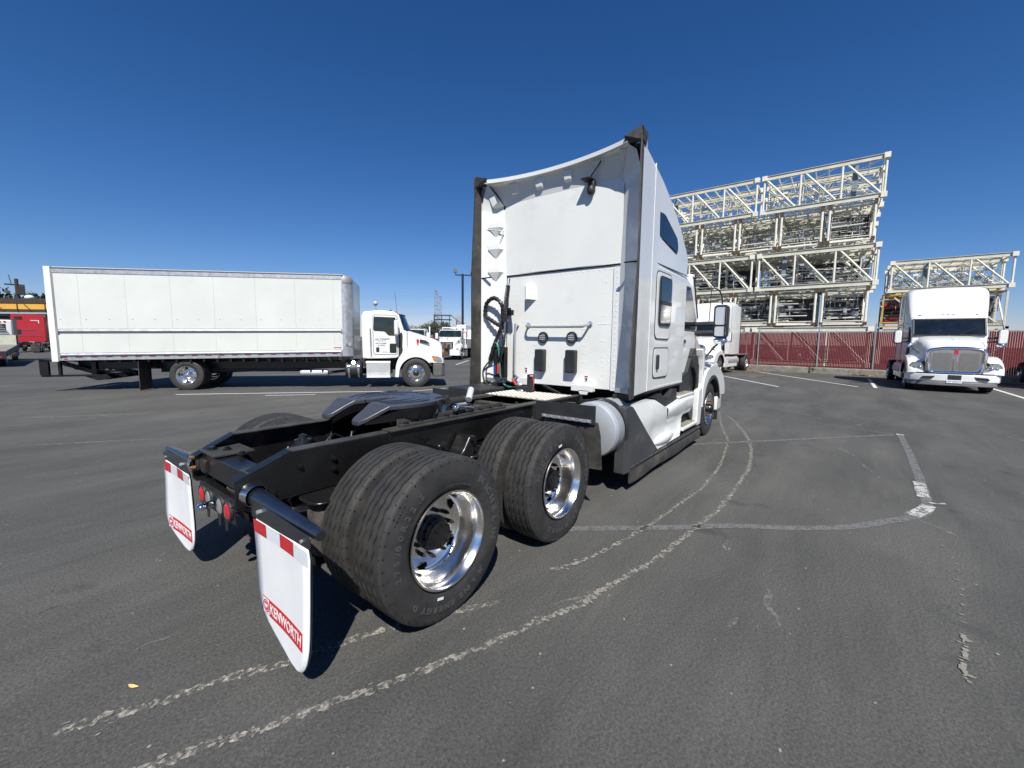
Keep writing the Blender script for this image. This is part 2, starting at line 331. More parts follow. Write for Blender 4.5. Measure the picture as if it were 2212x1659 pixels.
# scraped tyre/pallet tracks
arc1 = [(9.7,-.75),(8.3,-1.05),(7.1,-1.36),(6.3,-1.575),(5.16,-1.73),(4.34,-1.805),(3.51,-1.83),(2.97,-1.785),(2.2,-1.72),(1.43,-1.60),(1.10,-1.515),(.867,-1.42)]
arc2 = [(9.25,-1.0),(8.31,-1.36),(6.94,-1.774),(6.08,-1.96),(4.96,-2.11),(3.98,-2.14),(3.33,-2.143),(2.82,-2.12),(2.51,-2.08),(2.12,-2.04),(1.5,-1.96),(.91,-1.835),(.56,-1.757),(.32,-1.66)]
bl1 = [(.3,-1.35),(-.2,-1.05),(-.6,-.87),(-.82,-.80),(-.96,-.72),(-1.11,-.65),(-1.27,-.60),(-1.38,-.55),(-1.47,-.49),(-1.6,-.44)]
bl2 = [(.32,-1.66),(-.1,-1.52),(-.5,-1.36),(-.8,-1.22),(-1.07,-1.10),(-1.21,-1.02),(-1.37,-.955),(-1.55,-.86)]
def teeth(pts, step, wid, jag, name, mat, seed, keep=.8, ln=.03, z=.006):
    rn = random.Random(seed); B = MB(); C = bez([(a, b, 0) for a, b in pts], 400); acc = 0; L = 0
    for i in range(len(C)-1):
        L += (C[i+1]-C[i]).length
        if L < acc: continue
        acc += step*rn.uniform(.5, 1.6)
        if rn.random() > keep: continue
        d = (C[i+1]-C[i]).normalized(); n = V((-d.y, d.x, 0)); c = C[i]+n*rn.gauss(0, jag); w = wid*rn.uniform(.4, 1.6); l = ln*rn.uniform(.5, 1.8)
        k = rn.randint(5, 8); P = [c+d*l*cos(2*pi*q/k)*rn.uniform(.5, 1.2)+n*w*sin(2*pi*q/k)*rn.uniform(.5, 1.2) for q in range(k)]
        zz = z-.001+rn.random()*.0025; B.add([(p.x, p.y, zz) for p in P], [tuple(range(k))])
    return struct(name, B, mat)
SCRS = pmat('scrape_core', (.21, .198, .175), .85, var=.3, vs=60, bump=.3, bs=150)
struct('scrape_mark', ribbon([(p.x, p.y) for p in bez([(a, b, 0) for a, b in arc1], 160)], .035, .004, .01, 2), SCR)
struct('scrape_mark', ribbon([(p.x, p.y) for p in bez([(a, b, 0) for a, b in arc2], 160)], .045, .004, .012, 3), SCR)
struct('scrape_mark', ribbon([(p.x, p.y) for p in bez([(a, b, 0) for a, b in bl1], 90)], .05, .004, .012, 4), SCR)
struct('scrape_mark', ribbon([(p.x, p.y) for p in bez([(a, b, 0) for a, b in bl2], 90)], .042, .004, .012, 5), SCR)
teeth(arc1, .07, .014, .012, 'scrape_flecks', SCRS, 11, .8, .012)
teeth(arc2, .06, .022, .012, 'scrape_flecks', SCRS, 12, .9, .014)
teeth([(a+.35, b-.03) for a, b in arc2[:9]], .10, .008, .01, 'scrape_flecks', SCRS, 17, .6, .01)
teeth(bl1[3:], .05, .007, .018, 'scrape_flecks', SCRS, 13, .7, .014)
teeth(bl2, .03, .008, .016, 'scrape_flecks', SCRS, 14, .8, .012)
teeth([(.93,-1.84),(.7,-1.80),(.45,-1.72)], .035, .02, .015, 'scrape_flecks', SCRS, 19, .8, .02)
teeth([(1.12,-1.53),(1.0,-1.5),(.85,-1.41)], .035, .016, .02, 'scrape_flecks', SCRS, 20, .8, .018)
dots = [(3.4,-3.8),(3.02,-3.83),(2.57,-3.80),(2.24,-3.756),(1.85,-3.70),(1.64,-3.68),(1.45,-3.63),(1.2,-3.62)]
teeth(dots, .085, .016, .006, 'scrape_flecks', SCRS, 15, .8, .009)
teeth([(1.75,-3.69),(1.5,-3.65),(1.3,-3.62)], .026, .018, .010, 'scrape_flecks', SCRS, 16, .9, .016)
rn = random.Random(5)
for (x, y, l, w, a) in [(2.9,-1.0,.5,.02,.3),(-.9,1.1,.35,.012,1.2),(-1.15,-.1,.25,.02,-.3),(2.1,-2.35,.3,.03,.1),(1.4,-2.75,.5,.04,.2),(6.8,-3.2,.6,.05,.4),(5.9,-3.4,.5,.05,.2),(1.9,4.6,1.4,.06,-.5),(-.6,6.4,1.8,.12,-.6),(3.6,7.2,2.6,.10,-.55),(10.5,-2.6,1.5,.08,.6),(-.3,9.7,2.2,.22,-.6),(.4,3.8,1.2,.06,-.2),(4.4,5.6,1.7,.06,-.5),(12.8,-5.2,1.8,.12,.7),(15,-6.5,2.2,.14,.5)]:
    P = [(x+cos(a)*l*(i/6-.5)+rn.uniform(-.02, .02), y+sin(a)*l*(i/6-.5)+rn.uniform(-.02, .02)) for i in range(7)]
    struct('faint_scrape', ribbon(P, [w*s for s in (.3, .8, 1.2, 1, 1.1, .7, .2)], .004, w*.2, 8), SCR2)
for i in range(46):
    r_ = rn.uniform(1.6, 16); az = rn.uniform(-.35, 1.7); x, y = -1.7+r_*cos(az), -3+r_*sin(az)
    if -1 < x < 7.5 and -1.4 < y < 1.4: continue
    l = rn.uniform(.1, .5)*(1+r_*.08); a = rn.uniform(-.9, .9)-.2; w = rn.uniform(.01, .035)*(1+r_*.08)
    P = [(x+cos(a)*l*(j/5-.5)+rn.uniform(-.015, .015), y+sin(a)*l*(j/5-.5)+rn.uniform(-.02, .02)) for j in range(6)]
    struct('faint_scrape', ribbon(P, [w*q for q in (.2, .9, 1.2, .8, 1, .3)], .004, w*.25, i), SCR2)
# fine pale chips scattered over the asphalt
B = MB()
for i in range(420):
    r_ = 1.2+rn.random()**1.6*14; a = rn.uniform(-1.0, 1.75)+.1
    x, y = -1.7+r_*cos(a), -3+r_*sin(a); s = rn.uniform(.003, .009)*(1+r_*.05); k = rn.randint(4, 6); b = rn.uniform(0, 6)
    B.add([(x+s*cos(b+2*pi*q/k)*rn.uniform(.5, 1.6), y+s*sin(b+2*pi*q/k)*rn.uniform(.5, 1.2), .004+rn.uniform(0, .002)) for q in range(k)], [tuple(range(k))])
struct('paint_chips', B, pmat('pale_chips', (.30, .29, .27), .8, var=.4, vs=1), kind='stuff')
# a yellow leaf on the asphalt
lf = MB().grid([[(.032*t-.016*0, .009*sin(pi*(t+1)/2)*s+.004*t*t, .004+.010*(1-t*t)*(1-abs(s))+.002) for s in (-1, 0, 1)] for t in [i/6-1 for i in range(13)]])
single('leaf', lf, pmat('yellow_leaf', (.72, .42, .12), .6, var=.3, vs=40), 'small curled yellow leaf lying alone on the asphalt', 'leaf', loc=(-1.335, -.382, 0), rot=(0, 0, R(-62)))
# ================================================================ KERB STOPS AND FENCE
FD = V((-.165, -.986, 0)).normalized(); FN = V((-FD.y, FD.x, 0))            # along the fence (towards image right); FN points away from it
CONC = pmat('weathered_concrete', (.22, .205, .175), .85, var=.3, vs=4, bump=.5, bs=30, dirt=(.10, .085, .06), ds=3, dth=.55)
K0 = V((30.25, 1.9, 0))
for i in range(-3, 5):
    a = K0+FD*(i*3.72); b = K0+FD*(i*3.72+3.60); B = MB()
    prof = [(-.16, 0), (-.14, .30), (-.10, .36), (.10, .36), (.14, .30), (.16, 0)]; rows = []
    for j in range(13):
        t = j/12; c = a+(b-a)*t; rnj = random.Random(i*50+j); e = .04 if j in (0, 12) else 0
        rows.append([tuple(c+V((-FD.y, FD.x, 0))*(p[0]*(1-e*2)+rnj.uniform(-.008, .008))+V((0, 0, p[1]*(1-e)+(rnj.uniform(-.012, .012) if p[1] > .1 else 0)))) for p in prof])
    B.grid(rows); B.f.append(tuple(range(6))); B.f.append(tuple(72+k for k in range(6)))
    L_ = {-3: 'leftmost concrete kerb block glimpsed behind the big tractor', 0: 'long concrete kerb block with a rust stain right of the middle tractor', 1: 'concrete kerb block after the broken gap with weeds', 2: 'concrete kerb block left of the right hand tractor', 4: 'concrete kerb block right of the right hand tractor'}
    single('kerb_block', B, CONC, L_.get(i, 'weathered concrete kerb block %s along the red fence' % {-2: 'hidden behind the tractor cab', -1: 'behind the middle tractor wheel', 3: 'behind the right hand tractor', 5: 'at the far right edge'}.get(i, 'beyond the right edge')), 'kerb block', 'concrete kerb blocks along the fence', smooth=0)
fence = thing('slatted_chain_link_fence', 'long chain link fence with dark red privacy slats behind the parked tractors', 'fence')
F0 = V((30.75, 1.35, 0)); FR = pmat('dark_red_slat', (.24, .014, .020), .6, var=.22, vs=3)
WIRE = pmat('fence_wire', (.13, .05, .055), .6, metal=.0, var=.3, vs=9)
FG = V((-FD.y, FD.x, 0)); FG = FG if FG.x > 0 else -FG
B = MB(); s = -19.0
while s < 15.5:
    w = .062; c = F0+FD*s+FG*.012
    if random.Random(int(s*100)).random() > .035:
        a = c-FD*w/2; b = c+FD*w/2; B.add([tuple(a+V((0,0,.10))), tuple(b+V((0,0,.10))), tuple(b+V((0,0,2.46))), tuple(a+V((0,0,2.46))),
               tuple(a+FG*.008+V((0,0,.10))), tuple(b+FG*.008+V((0,0,.10))), tuple(b+FG*.008+V((0,0,2.46))), tuple(a+FG*.008+V((0,0,2.46)))], [(0,1,2,3),(7,6,5,4),(0,4,5,1),(3,2,6,7),(1,5,6,2),(0,3,7,4)])
    s += .077
part('slat', B, FR, fence, 0, kind='stuff')
B = MB(); s = -21.0
while s < 15.5:
    for dr in (1, -1):
        a = F0+FD*(s if dr > 0 else s+2.35)+V((0, 0, .1)); b = F0+FD*(s+2.35 if dr > 0 else s)+V((0, 0, 2.45)); off = -FG*(.012 if dr > 0 else .02)
        B.bar(a+off, b+off, .007, .007)
    s += .115
part('chain_link_wire', B, WIRE, fence, 0, kind='stuff')
for z, nm in ((2.50, 'top_rail'), (.12, 'bottom_rail')):
    part(nm, MB().tube([F0+FD*-19+V((0, 0, z)), F0+FD*15.5+V((0, 0, z))], .024, 6), GALV, fence)
for i, s in enumerate((-16.4, -13.1, -9.8, -6.5, -3.2, .12, 3.42, 6.05, 9.4, 12.7, 15.4)):
    p = F0+FD*s-FG*.05; h = 2.95 if i != 5 else 2.85
    B = MB().tube([p, p+V((0, 0, 2.62)), p+V((0, 0, h))+FG*(.0)], .038, 8)
    part('post', B, GALV, fence)
    part('bracing_arm', MB().tube([p+FD*.12+V((0, 0, 2.5)), p+FD*.12+V((0, 0, 3.0))], .014, 6), GALV, fence)
for s, l in ((-1.2, .9),):
    part('upper_rail', MB().tube([F0+FD*(-2.9)+V((0, 0, 2.86)), F0+FD*.12+V((0, 0, 2.86))], .014, 6), GALV, fence)
# weeds and dry litter at the kerb gap
def tuft(p, n, h, mat, label, rnd, spread=.25):
    B = MB(); r_ = random.Random(rnd)
    for _ in range(n):
        a = r_.uniform(0, 2*pi); d = r_.random()*spread; b = V((p[0]+d*cos(a), p[1]+d*sin(a), p[2])); t = b+V((r_.gauss(0, h*.5), r_.gauss(0, h*.6), h*r_.uniform(.3, 1))); w = r_.uniform(.012, .03)
        m = (b+t)/2+V((0, 0, h*.15)); u = V((cos(a+1), sin(a+1), .2))*w
        B.add([tuple(b-u*.3), tuple(m-u), tuple(t), tuple(m+u)], [(0, 1, 2, 3)])
    if label is None: return part('dry_litter', B, mat, None, 0, kind='stuff')
    return single('weed_tuft', B, mat, label, 'weed', smooth=0)
DRY = pmat('dry_grass', (.30, .21, .11), .8, var=.3, vs=8); GRN = pmat('weed_green', (.06, .08, .03), .7, var=.4, vs=8)
tuft((29.7, -1.95, .05), 110, .42, GRN, 'green weed growing in the gap between two kerb blocks', 3)
tuft((29.0, -4.3, 0), 160, .12, DRY, None, 4, .7)
tuft((28.4, .9, 0), 120, .07, DRY, None, 6, .8)
struct('rust_stain', ribbon(seg((27.2, 1.2), (25.5, 1.0), 6), [.1, .6, .9, .8, .5, .3, .1], .004, .1, 3), decal('orange_stain', (.20, .085, .045), .47, 1.6, .12, maxa=.8))
struct('rust_stain', ribbon(seg((25.2, -.3), (23.2, .3), 6), [.1, .5, .7, .7, .5, .3, .1], .004, .1, 3), decal('orange_stain2', (.17, .08, .05), .5, 1.8, .12, maxa=.7))
# ================================================================ STEEL MODULE STACK
CREAM = pmat('cream_steel_paint', (.72, .70, .60), .5, var=.10, vs=2, dirt=(.30, .22, .14), ds=2.2, dth=.68)
CREAMD = pmat('cream_grey_beam', (.56, .545, .45), .55, var=.12, vs=1.5, dirt=(.20, .15, .10), ds=2, dth=.64)
BLUEG = pmat('blue_grey_column', (.20, .24, .27), .5, var=.15, vs=2)
PIPE = pmat('conduit_grey', (.45, .47, .48), .4, metal=.3, var=.25, vs=3)
PANEL = pmat('module_dark_panel', (.065, .07, .072), .7, var=.35, vs=2, dirt=(.16, .16, .15), ds=1.5, dth=.6)
DECKP = pmat('module_deck_plate', (.40, .385, .33), .7, var=.25, vs=2)
BRNST = pmat('brown_primer_steel', (.24, .165, .09), .7, var=.35, vs=2)
YEL = pmat('yellow_steel', (.50, .31, .07), .5, var=.2, vs=2, dirt=(.2, .1, .05), ds=2, dth=.6)
def clutter(root, x0, x1, y0, y1, z0, z1, n, seed, mats=(PIPE, CREAM), col=True):
    r_ = random.Random(seed); A = MB(); Bc = MB()
    for i in range(n):                                         # pipe racks and conduit runs
        t = A if r_.random() < .6 else Bc; z = r_.uniform(z0, z1); k = r_.random()
        if k < .5:
            x = r_.uniform(x0, x1); a = r_.uniform(y0, y1); b = min(y1, a+r_.uniform(.5, 3.5)); r = r_.uniform(.012, .045)
            if r_.random() < .4: t.tube([(x, a, z), (x, b, z), (x, b, z-r_.uniform(.1, .8))], r, 5)
            else: t.tube([(x, a, z), (x, b, z+r_.uniform(-.05, .05))], r, 5)
        elif k < .75:
            y = r_.uniform(y0, y1); a = r_.uniform(x0, x1); b = min(x1, a+r_.uniform(.4, 2.5)); t.bar((a, y, z), (b, y, z), r_.uniform(.03, .09))
        elif k < .92:
            x = r_.uniform(x0, x1); y = r_.uniform(y0, y1); h = r_.uniform(.3, 1.6); t.bar((x, y, z), (x, y, min(z1+.1, z+h)), r_.uniform(.02, .06))
        else:
            x = r_.uniform(x0, x1); y = r_.uniform(y0, y1); t.cb((x, y, z), (r_.uniform(.1, .4), r_.uniform(.15, .6), r_.uniform(.1, .35)))
    part('conduit', A, mats[0], root, 40, kind='stuff'); part('small_steelwork', Bc, mats[1], root, 0, kind='stuff')
def side_module(label, x, y0, z, dens=70, seed=1, L=7.5, D=2.7, H=2.95, col=CREAM, beam=CREAMD, post=None, group='long white truss modules seen side on'):
    """truss module whose long side runs along y from y0 (right) to y0+L (left)"""
    root = thing('truss_module', label, 'steel module', (x, y0, z), 0, group)
    for xx in (0, D):
        for zz, nm in ((H-.17, 'top_chord'), (.17, 'bottom_chord')):
            part(nm, MB().ibeam((xx, .2, zz), (xx, L-.2, zz), .15, .33), beam, root, 0)
        for yy in (.10, L-.10):
            for zz in (H-.17, .17): part('corner_block', MB().cb((xx, yy, zz), (.34, .34, .36)), col, root, 0)
            part('end_post', MB().tube([(xx, yy, .36), (xx, yy, H-.36)], .078, 8), col, root)
        for i in (1, 2): part('upright', MB().tube([(xx, i*L/3, .34), (xx, i*L/3, H-.34)], .075, 8), col, root)
        for i in range(3):
            a = (xx, (i+1)*L/3-.28, H-.34); b = (xx, i*L/3+.30, .34)
            part('diagonal_brace', MB().tube([a, b], .072, 8), col, root)
    for zz in (H-.2, .2):
        B = MB(); n = 9
        for i in range(n+1): B.bar((.12, .2+i*(L-.4)/n, zz), (D-.12, .2+i*(L-.4)/n, zz), .07, .14)
        part('cross_beams', B, col, root, 0, kind='stuff')
    B = MB()
    for i in range(3): B.bar((.1, i*L/3+.1, H-.25), (D-.1, (i+1)*L/3-.1, H-.25), .05); B.bar((.1, (i+.2)*L/3, .3), (D-.1, (i+1)*L/3, H-.3), .05)
    part('plan_bracing', B, col, root, 0, kind='stuff')
    if post is not None: part('box_column', MB().box((.55, post-.15, .36), (.85, post+.17, H-.3)), BLUEG, root, 0)
    clutter(root, .3, D-.2, .3, L-.3, .4, H*.72, dens, seed)
    return root
def end_module(label, x, y0, z, w=2.55, L=7.4, H=2.72, dens=70, seed=1, panel=False, group='short ends of the modules between the truss layers', col=CREAM, dark=PANEL):
    """module seen end on: opening faces -x"""
    root = thing('end_on_module', label, 'steel module', (x, y0, z), 0, group)
    for yy in (.07, w-.07):
        part('corner_post', MB().tube([(.08, yy, .15), (.08, yy, H-.15)], .085, 8), col, root)
        for zz in (.10, H-.10): part('rusty_corner_bracket', MB().cb((.06, yy, zz), (.26, .22, .24)), RUST, root, 0)
        part('side_beam', MB().ibeam((.25, yy, H-.15), (L, yy, H-.15), .14, .25), CREAMD, root, 0)
        part('side_beam', MB().ibeam((.25, yy, .15), (L, yy, .15), .14, .25), CREAMD, root, 0)
        B = MB()
        for i in range(1, 5): B.bar((i*L/4-.1, yy, .28), (i*L/4-.1, yy, H-.28), .09, .16)
        for i in range(4): B.bar((i*L/4+.1, yy, .3), ((i+1)*L/4-.2, yy, H-.3), .08)
        part('side_bracing', B, col, root, 0, kind='stuff')
    for zz, r in ((H-.06, .055), (.06, .055), (.3, .03)):
        part('end_rail', MB().tube([(.02, .2, zz), (.02, w-.2, zz)], r, 8), col, root)
    B = MB()
    rj = random.Random(seed+500)
    for i in range(30):
        xx = .35+i*(L-.5)/30; dz = rj.uniform(-.05, .05)
        B.bar((xx, .12, H-.22+dz), (xx, w-.12, H-.22+dz*rj.uniform(-1, 1)), .07, .10)
        if i % 2: B.bar((xx, .12, .22), (xx, w-.12, .22+dz), .08, .10)
        if i % 3 == 0: B.bar((xx, rj.uniform(.2, 1.2), H-.45), (xx+rj.uniform(0, .5), w-rj.uniform(.2, .8), H-.40), .05, .08)
    part('joists', B, col, root, 0, kind='stuff')
    if panel and z < 5: part('deck_plate', MB().box((.5, .15, .30), (L, w-.15, .33)), DECKP, root, 0)
    if panel:
        part('wall_panel', MB().box((2.6, .2, .36), (2.66, w-.2, H-.34)), dark, root, 0)
        B = MB(); B.box((2.50, .25, .38), (2.56, .33, H-.4)); B.box((2.50, w/2-.03, .38), (2.56, w/2+.03, H-.4)); B.box((2.5, .2, H*.5), (2.56, w-.2, H*.5+.05)); part('panel_frame', B, BLK2, root, 0)
    clutter(root, .4, 2.5 if panel else L-.5, .2, w-.2, .4, H-.35, dens, seed, mats=(PIPE, col))
    return root
Y0 = -4.85
def yk(k): return Y0+k*7.82
nm = {0: 'right', 1: 'left', 2: 'far left'}
for k in (0, 1, 2):
    if k < 2: side_module('white truss module on the very top of the stack, %s one, against the sky' % nm[k], 38, yk(k), 12.0, 80, 10+k, post=1.75 if k == 0 else 6.6)
    if k < 2: side_module('rear %s truss module of the top layer, seen through the front one' % nm[k], 41.1, yk(k), 12.0, 60, 20+k)
    side_module('white truss module in the middle truss layer, %s one' % nm[k], 38, yk(k), 6.0, 110, 30+k, post=5.7 if k == 0 else None)
    if k < 2:
        rm = side_module('rear %s truss module of the middle truss layer' % nm[k], 41.1, yk(k), 6.0, 70, 40+k); part('wall_panel', MB().box((2.5, .3, .36), (2.56, 7.2, 2.6)), PANEL, rm, 0)
        rm = side_module('deepest %s truss module glimpsed behind the upper open ended modules' % nm[k], 45.7, yk(k), 9.1, 60, 45+k); part('wall_panel', MB().box((2.5, .3, .36), (2.56, 7.2, 2.6)), PANEL, rm, 0)
    side_module('lowest truss module standing on the ground behind the red fence, %s one' % nm[k], 38, yk(k), .12, 40, 50+k)
ye = [-4.45, -1.42, 1.50, 4.44, 7.48]; en = ['rightmost', 'second from the right', 'third from the right', 'fourth from the right', 'leftmost']
for i, y in enumerate(ye):
    end_module('%s of the open ended modules under the top trusses' % en[i], 38.05, y, 9.22, w=2.72, dens=95, seed=60+i, panel=(i == 0))
    end_module('%s of the dark open ended modules just above the red fence' % en[i], 38.05, y, 3.2, w=2.72, dens=60, seed=70+i, panel=True, dark=PANEL)
side_module('smaller right hand stack, upper truss module above the parked tractor', 50, -13.75, 6.5, 120, 90, H=2.8, post=5.1)
side_module('rear truss module of the smaller right hand stack', 53.2, -13.75, 6.5, 90, 91, H=2.8)
def yellow_module(label, y0):
    root = thing('yellow_frame_module', label, 'steel module', (50, y0, 3.4), 0, 'yellow framed modules under the right hand truss')
    w = 3.8; H = 2.95; left = y0 > -12; YL = YEL if left else BRNST
    for yy in (.08, w-.08):
        for xx in (.05, 3.0): part('corner_post', MB().bar((xx, yy, .1), (xx, yy, H-.1), .13), YEL if left and yy > 1 else CREAMD, root, 0)
        part('side_brace', MB().bar((.1, yy, .2), (2.9, yy, H-.2), .1), CREAMD, root, 0)
    for zz in (.07, H-.07, .42): part('yellow_rail', MB().bar((.03, .15, zz), (.03, w-.15, zz), .1), YL if zz > 1 or not left else YEL, root, 0)
    B = MB()
    for i in range(8): B.bar((.3+i*.35, .1, H-.1), (.3+i*.35, w-.1, H-.1), .1)
    part('roof_bars', B, YL, root, 0, kind='stuff'); part('diagonal_strut', MB().bar((.0, .4, .2), (.0, w-.8, H-.3), .12), CREAMD, root, 0)
    part('back_panel', MB().box((2.4, .3, .4), (2.46, w-.2, H-.3)), pmat('maroon_panel', (.05, .022, .02), .7, var=.5, vs=1.2) if left else PANEL, root, 0)
    clutter(root, .3, 2.3, .3, w-.3, .3, H-.3, 70, int(-y0*10), (pmat('red_pipe', (.3, .03, .03), .5) if left else BRNST, CREAMD))
yellow_module('yellow framed module left of the right hand tractor roof', -9.7); yellow_module('yellow framed module right of the right hand tractor roof', -13.6)
B = MB()
for y in (-13.7, -11.7, -9.8, -7.8, -6.0): B.bar((50.1, y, 0), (50.1, y, 3.4), .2); B.bar((53, y, 0), (53, y, 3.4), .2)
single('support_frame', B.bar((50.1, -13.8, 3.3), (50.1, -5.9, 3.3), .2).bar((53, -13.8, 3.3), (53, -5.9, 3.3), .2), CREAMD, 'plain support frame under the smaller module stack, hidden by the fence', 'support frame', smooth=0)
# ================================================================ WHEELS (outer face towards -y)
def tyre_mesh(n=224, detail=True):
    half = [(.098, .287, 0), (.117, .300, 0), (.134, .340, 0), (.1405, .385, 0), (.138, .425, 0), (.131, .460, 0), (.1275, .478, 0), (.1265, .482, 2), (.119, .497, 2), (.117, .499, 0), (.106, .502, 0)]
    prof = [(-a, r, f) for a, r, f in half]
    if detail:
        for g in (-.072, -.025, .025, .072):
            z = .5035+(.0015 if abs(g) < .05 else 0); prof += [(g-.0080, z, 1), (g-.0062, z-.020, 1), (g+.0062, z-.020, 1), (g+.0080, z, 1)]
    prof += [(a, r, f) for a, r, f in half[::-1]]
    vs = []; m = len(prof)
    for k in range(n):
        t = 2*pi*k/n; tri = (abs((k % 6)-3)/3-.5)*.009
        for a, r, f in prof:
            if f == 1: a += tri
            if f == 2 and k < 0: pass
            vs.append((r*cos(t), a, r*sin(t)))
    fs = [(k*m+i, k*m+i+1, ((k+1) % n)*m+i+1, ((k+1) % n)*m+i) for k in range(n) for i in range(m-1)]
    return MB().add(vs, fs)
def slot_shade_mesh():  # slightly raised boxes, the shade of recessed slots put into their colour
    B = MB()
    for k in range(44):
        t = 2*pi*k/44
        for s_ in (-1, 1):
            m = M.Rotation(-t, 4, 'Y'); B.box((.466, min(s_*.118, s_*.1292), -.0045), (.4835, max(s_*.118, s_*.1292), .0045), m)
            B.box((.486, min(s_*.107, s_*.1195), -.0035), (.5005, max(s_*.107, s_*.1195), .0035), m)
    return B.mesh('shoulder_slot_shade', SLOT_SHADE, 0)
TY_SLOT_SHADE = slot_shade_mesh()
TY_HI = tyre_mesh().mesh('tyre', TYRE, 28); TY_LO = tyre_mesh(60, False).mesh('tyre', TYRE, 50)
def rim_dual(n=100, holes=5):
    prof = [(-.122, .290), (-.132, .303), (-.139, .301), (-.138, .291), (-.122, .284), (-.105, .268), (-.06, .264), (-.02, .262), (.02, .258), (.040, .249), (.048, .240), (.052, .228), (.053, .214), (.050, .200), (.046, .190), (.040, .165), (.036, .13), (.036, .10)]
    def skip(k, i): return 10 <= i <= 13 and (k % (n//holes)) in (range(8, 12) if i in (10, 13) else range(7, 13))
    B = MB().lathe(prof, n=n, skip=skip)
    B.lathe([(.02, .262), (.16, .27), (.19, .30)], n=48)
    return B
def rim_front(n=100, holes=10):
    prof = [(-.122, .290), (-.132, .303), (-.139, .301), (-.138, .291), (-.120, .280), (-.098, .262), (-.090, .250), (-.092, .243), (-.098, .232), (-.104, .220), (-.109, .210), (-.116, .190), (-.121, .165), (-.122, .10)]
    def skip(k, i): return 8 <= i <= 9 and (k % (n//holes)) in (3, 4, 5)
    return MB().lathe(prof, n=n, skip=skip)
RIM_D = rim_dual().mesh('rim', ALU, 40); RIM_F = rim_front().mesh('rim', ALU, 40)
def hub_mesh(mat, kind):
    B = MB()
    if kind == 'black':
        B.lathe([(.04, .110), (.015, .110), (.01, .100), (-.02, .096), (-.025, .086), (-.050, .082), (-.054, .066), (-.054, 0)], n=30)
        for k in range(8): t = 2*pi*k/8; B.tube([(.073*cos(t), -.05, .073*sin(t)), (.073*cos(t), -.066, .073*sin(t))], .008, 6)
    elif kind == 'chrome':
        B.lathe([(.04, .12), (.0, .118), (-.03, .11), (-.06, .098), (-.10, .09), (-.118, .075), (-.125, .04), (-.126, 0)], n=30)
    else:
        B.lathe([(-.10, .11), (-.13, .105), (-.15, .085), (-.20, .078), (-.215, .06), (-.217, 0)], n=30)
    return B.mesh('hub', mat, 40)
def nuts_mesh(mat, y0, y1, r=.014, R_=.1425):
    B = MB()
    for k in range(10):
        t = 2*pi*(k+.3)/10; B.tube([(R_*cos(t), y0, R_*sin(t)), (R_*cos(t), y1, R_*sin(t))], r, 6); B.tube([(R_*cos(t), y1, R_*sin(t)), (R_*cos(t), y1-.018, R_*sin(t))], r*.55, 6)
    return B.mesh('lug_nuts', mat, 30)
INNER_DARK = MB().lathe([(.20, .285), (.20, 0)], n=40).mesh('brake_drum', GREASE, 0)
HUBS0 = 0
HUBS = {'black': hub_mesh(BLACK, 'black'), 'chrome': hub_mesh(CHROME, 'chrome'), 'steer': hub_mesh(BLK2, 'steer'), 'steerb': hub_mesh(BLACK, 'steer')}
NUTS = {'black': nuts_mesh(GREASE, .04, .0), 'chrome': nuts_mesh(CHROME, .04, -.02, .017), 'steer': nuts_mesh(CHROME, -.11, -.165, .018), 'steerb': nuts_mesh(RUST, -.11, -.17, .015)}
def letters(rot=0):
    B = MB()
    def arc(s, a0, step, size, r=.405, off=.002):
        a = a0
        for ch in s:
            if ch != ' ':
                me = text_mesh(ch, size, TXT, ext=.0012, off=off, sx=1.15)
                t = R(a); rad = V((cos(t), 0, sin(t))); tan = V((sin(t), 0, -cos(t))); m = frame(rad*r+V((0, -.1412, 0)), tan, rad)
                B.add([tuple(m @ v.co) for v in me.vertices], [tuple(p.vertices) for p in me.polygons]); bpy.data.meshes.remove(me)
            a -= step*(.55 if ch in '/.I1 ' else 1)
    arc('275/80R22.5', 193+rot, 7.6, .052, .395); arc('MICHELIN', 48+rot, 10.5, .062, .402, .004); arc('X LINE ENERGY D', -50+rot, 6.8, .046, .405, .003)
    arc('MICHELIN', 150+rot, 2.2, .012, .47, 0); arc('TUBELESS RADIAL', 95+rot, 2.6, .012, .34, 0)
    return B.mesh('sidewall_lettering', TXT, 0)
LET = letters()
STK = MB().box((-.008, -.1425, -.024), (.008, -.1405, .024)).mesh('sidewall_sticker', REFW, 0)
def wheel(root, x, y, side, kind, hi=False, z=.50, spin=0, letter=False, rad=1.0, dual=None, mirror_axis=False):
    """kind: black / chrome (dual rear) or steer / steerb (front). side -1 = right of the truck."""
    dual = kind in ('black', 'chrome') if dual is None else dual
    w = put('wheel', RIM_D if dual else RIM_F, root, (x, y, z), (0, R(spin), 0 if side < 0 else pi)); w.scale = (rad, 1, rad)
    put('tyre', TY_HI if hi else TY_LO, w); (put('shoulder_slot_shade', TY_SLOT_SHADE, w, kind='stuff') if hi else None); put('hub', HUBS[kind], w); put('lug_nuts', NUTS[kind], w, kind='stuff'); put('brake_drum', INNER_DARK, w)
    if letter: put('sidewall_lettering', LET, w, kind='stuff'); put('sidewall_sticker', STK, w, (.345*cos(R(-125+letter)), 0, .345*sin(R(-125+letter))), (0, R(125-letter), 0))
    if dual:
        i = put('inner_wheel', RIM_D, root, (x, y-side*.335, z), (0, R(spin+13), 0 if side > 0 else pi)); i.scale = (rad, 1, rad)
        put('tyre', TY_HI if hi else TY_LO, i); (put('shoulder_slot_shade', TY_SLOT_SHADE, i, kind='stuff') if hi else None)
    return w
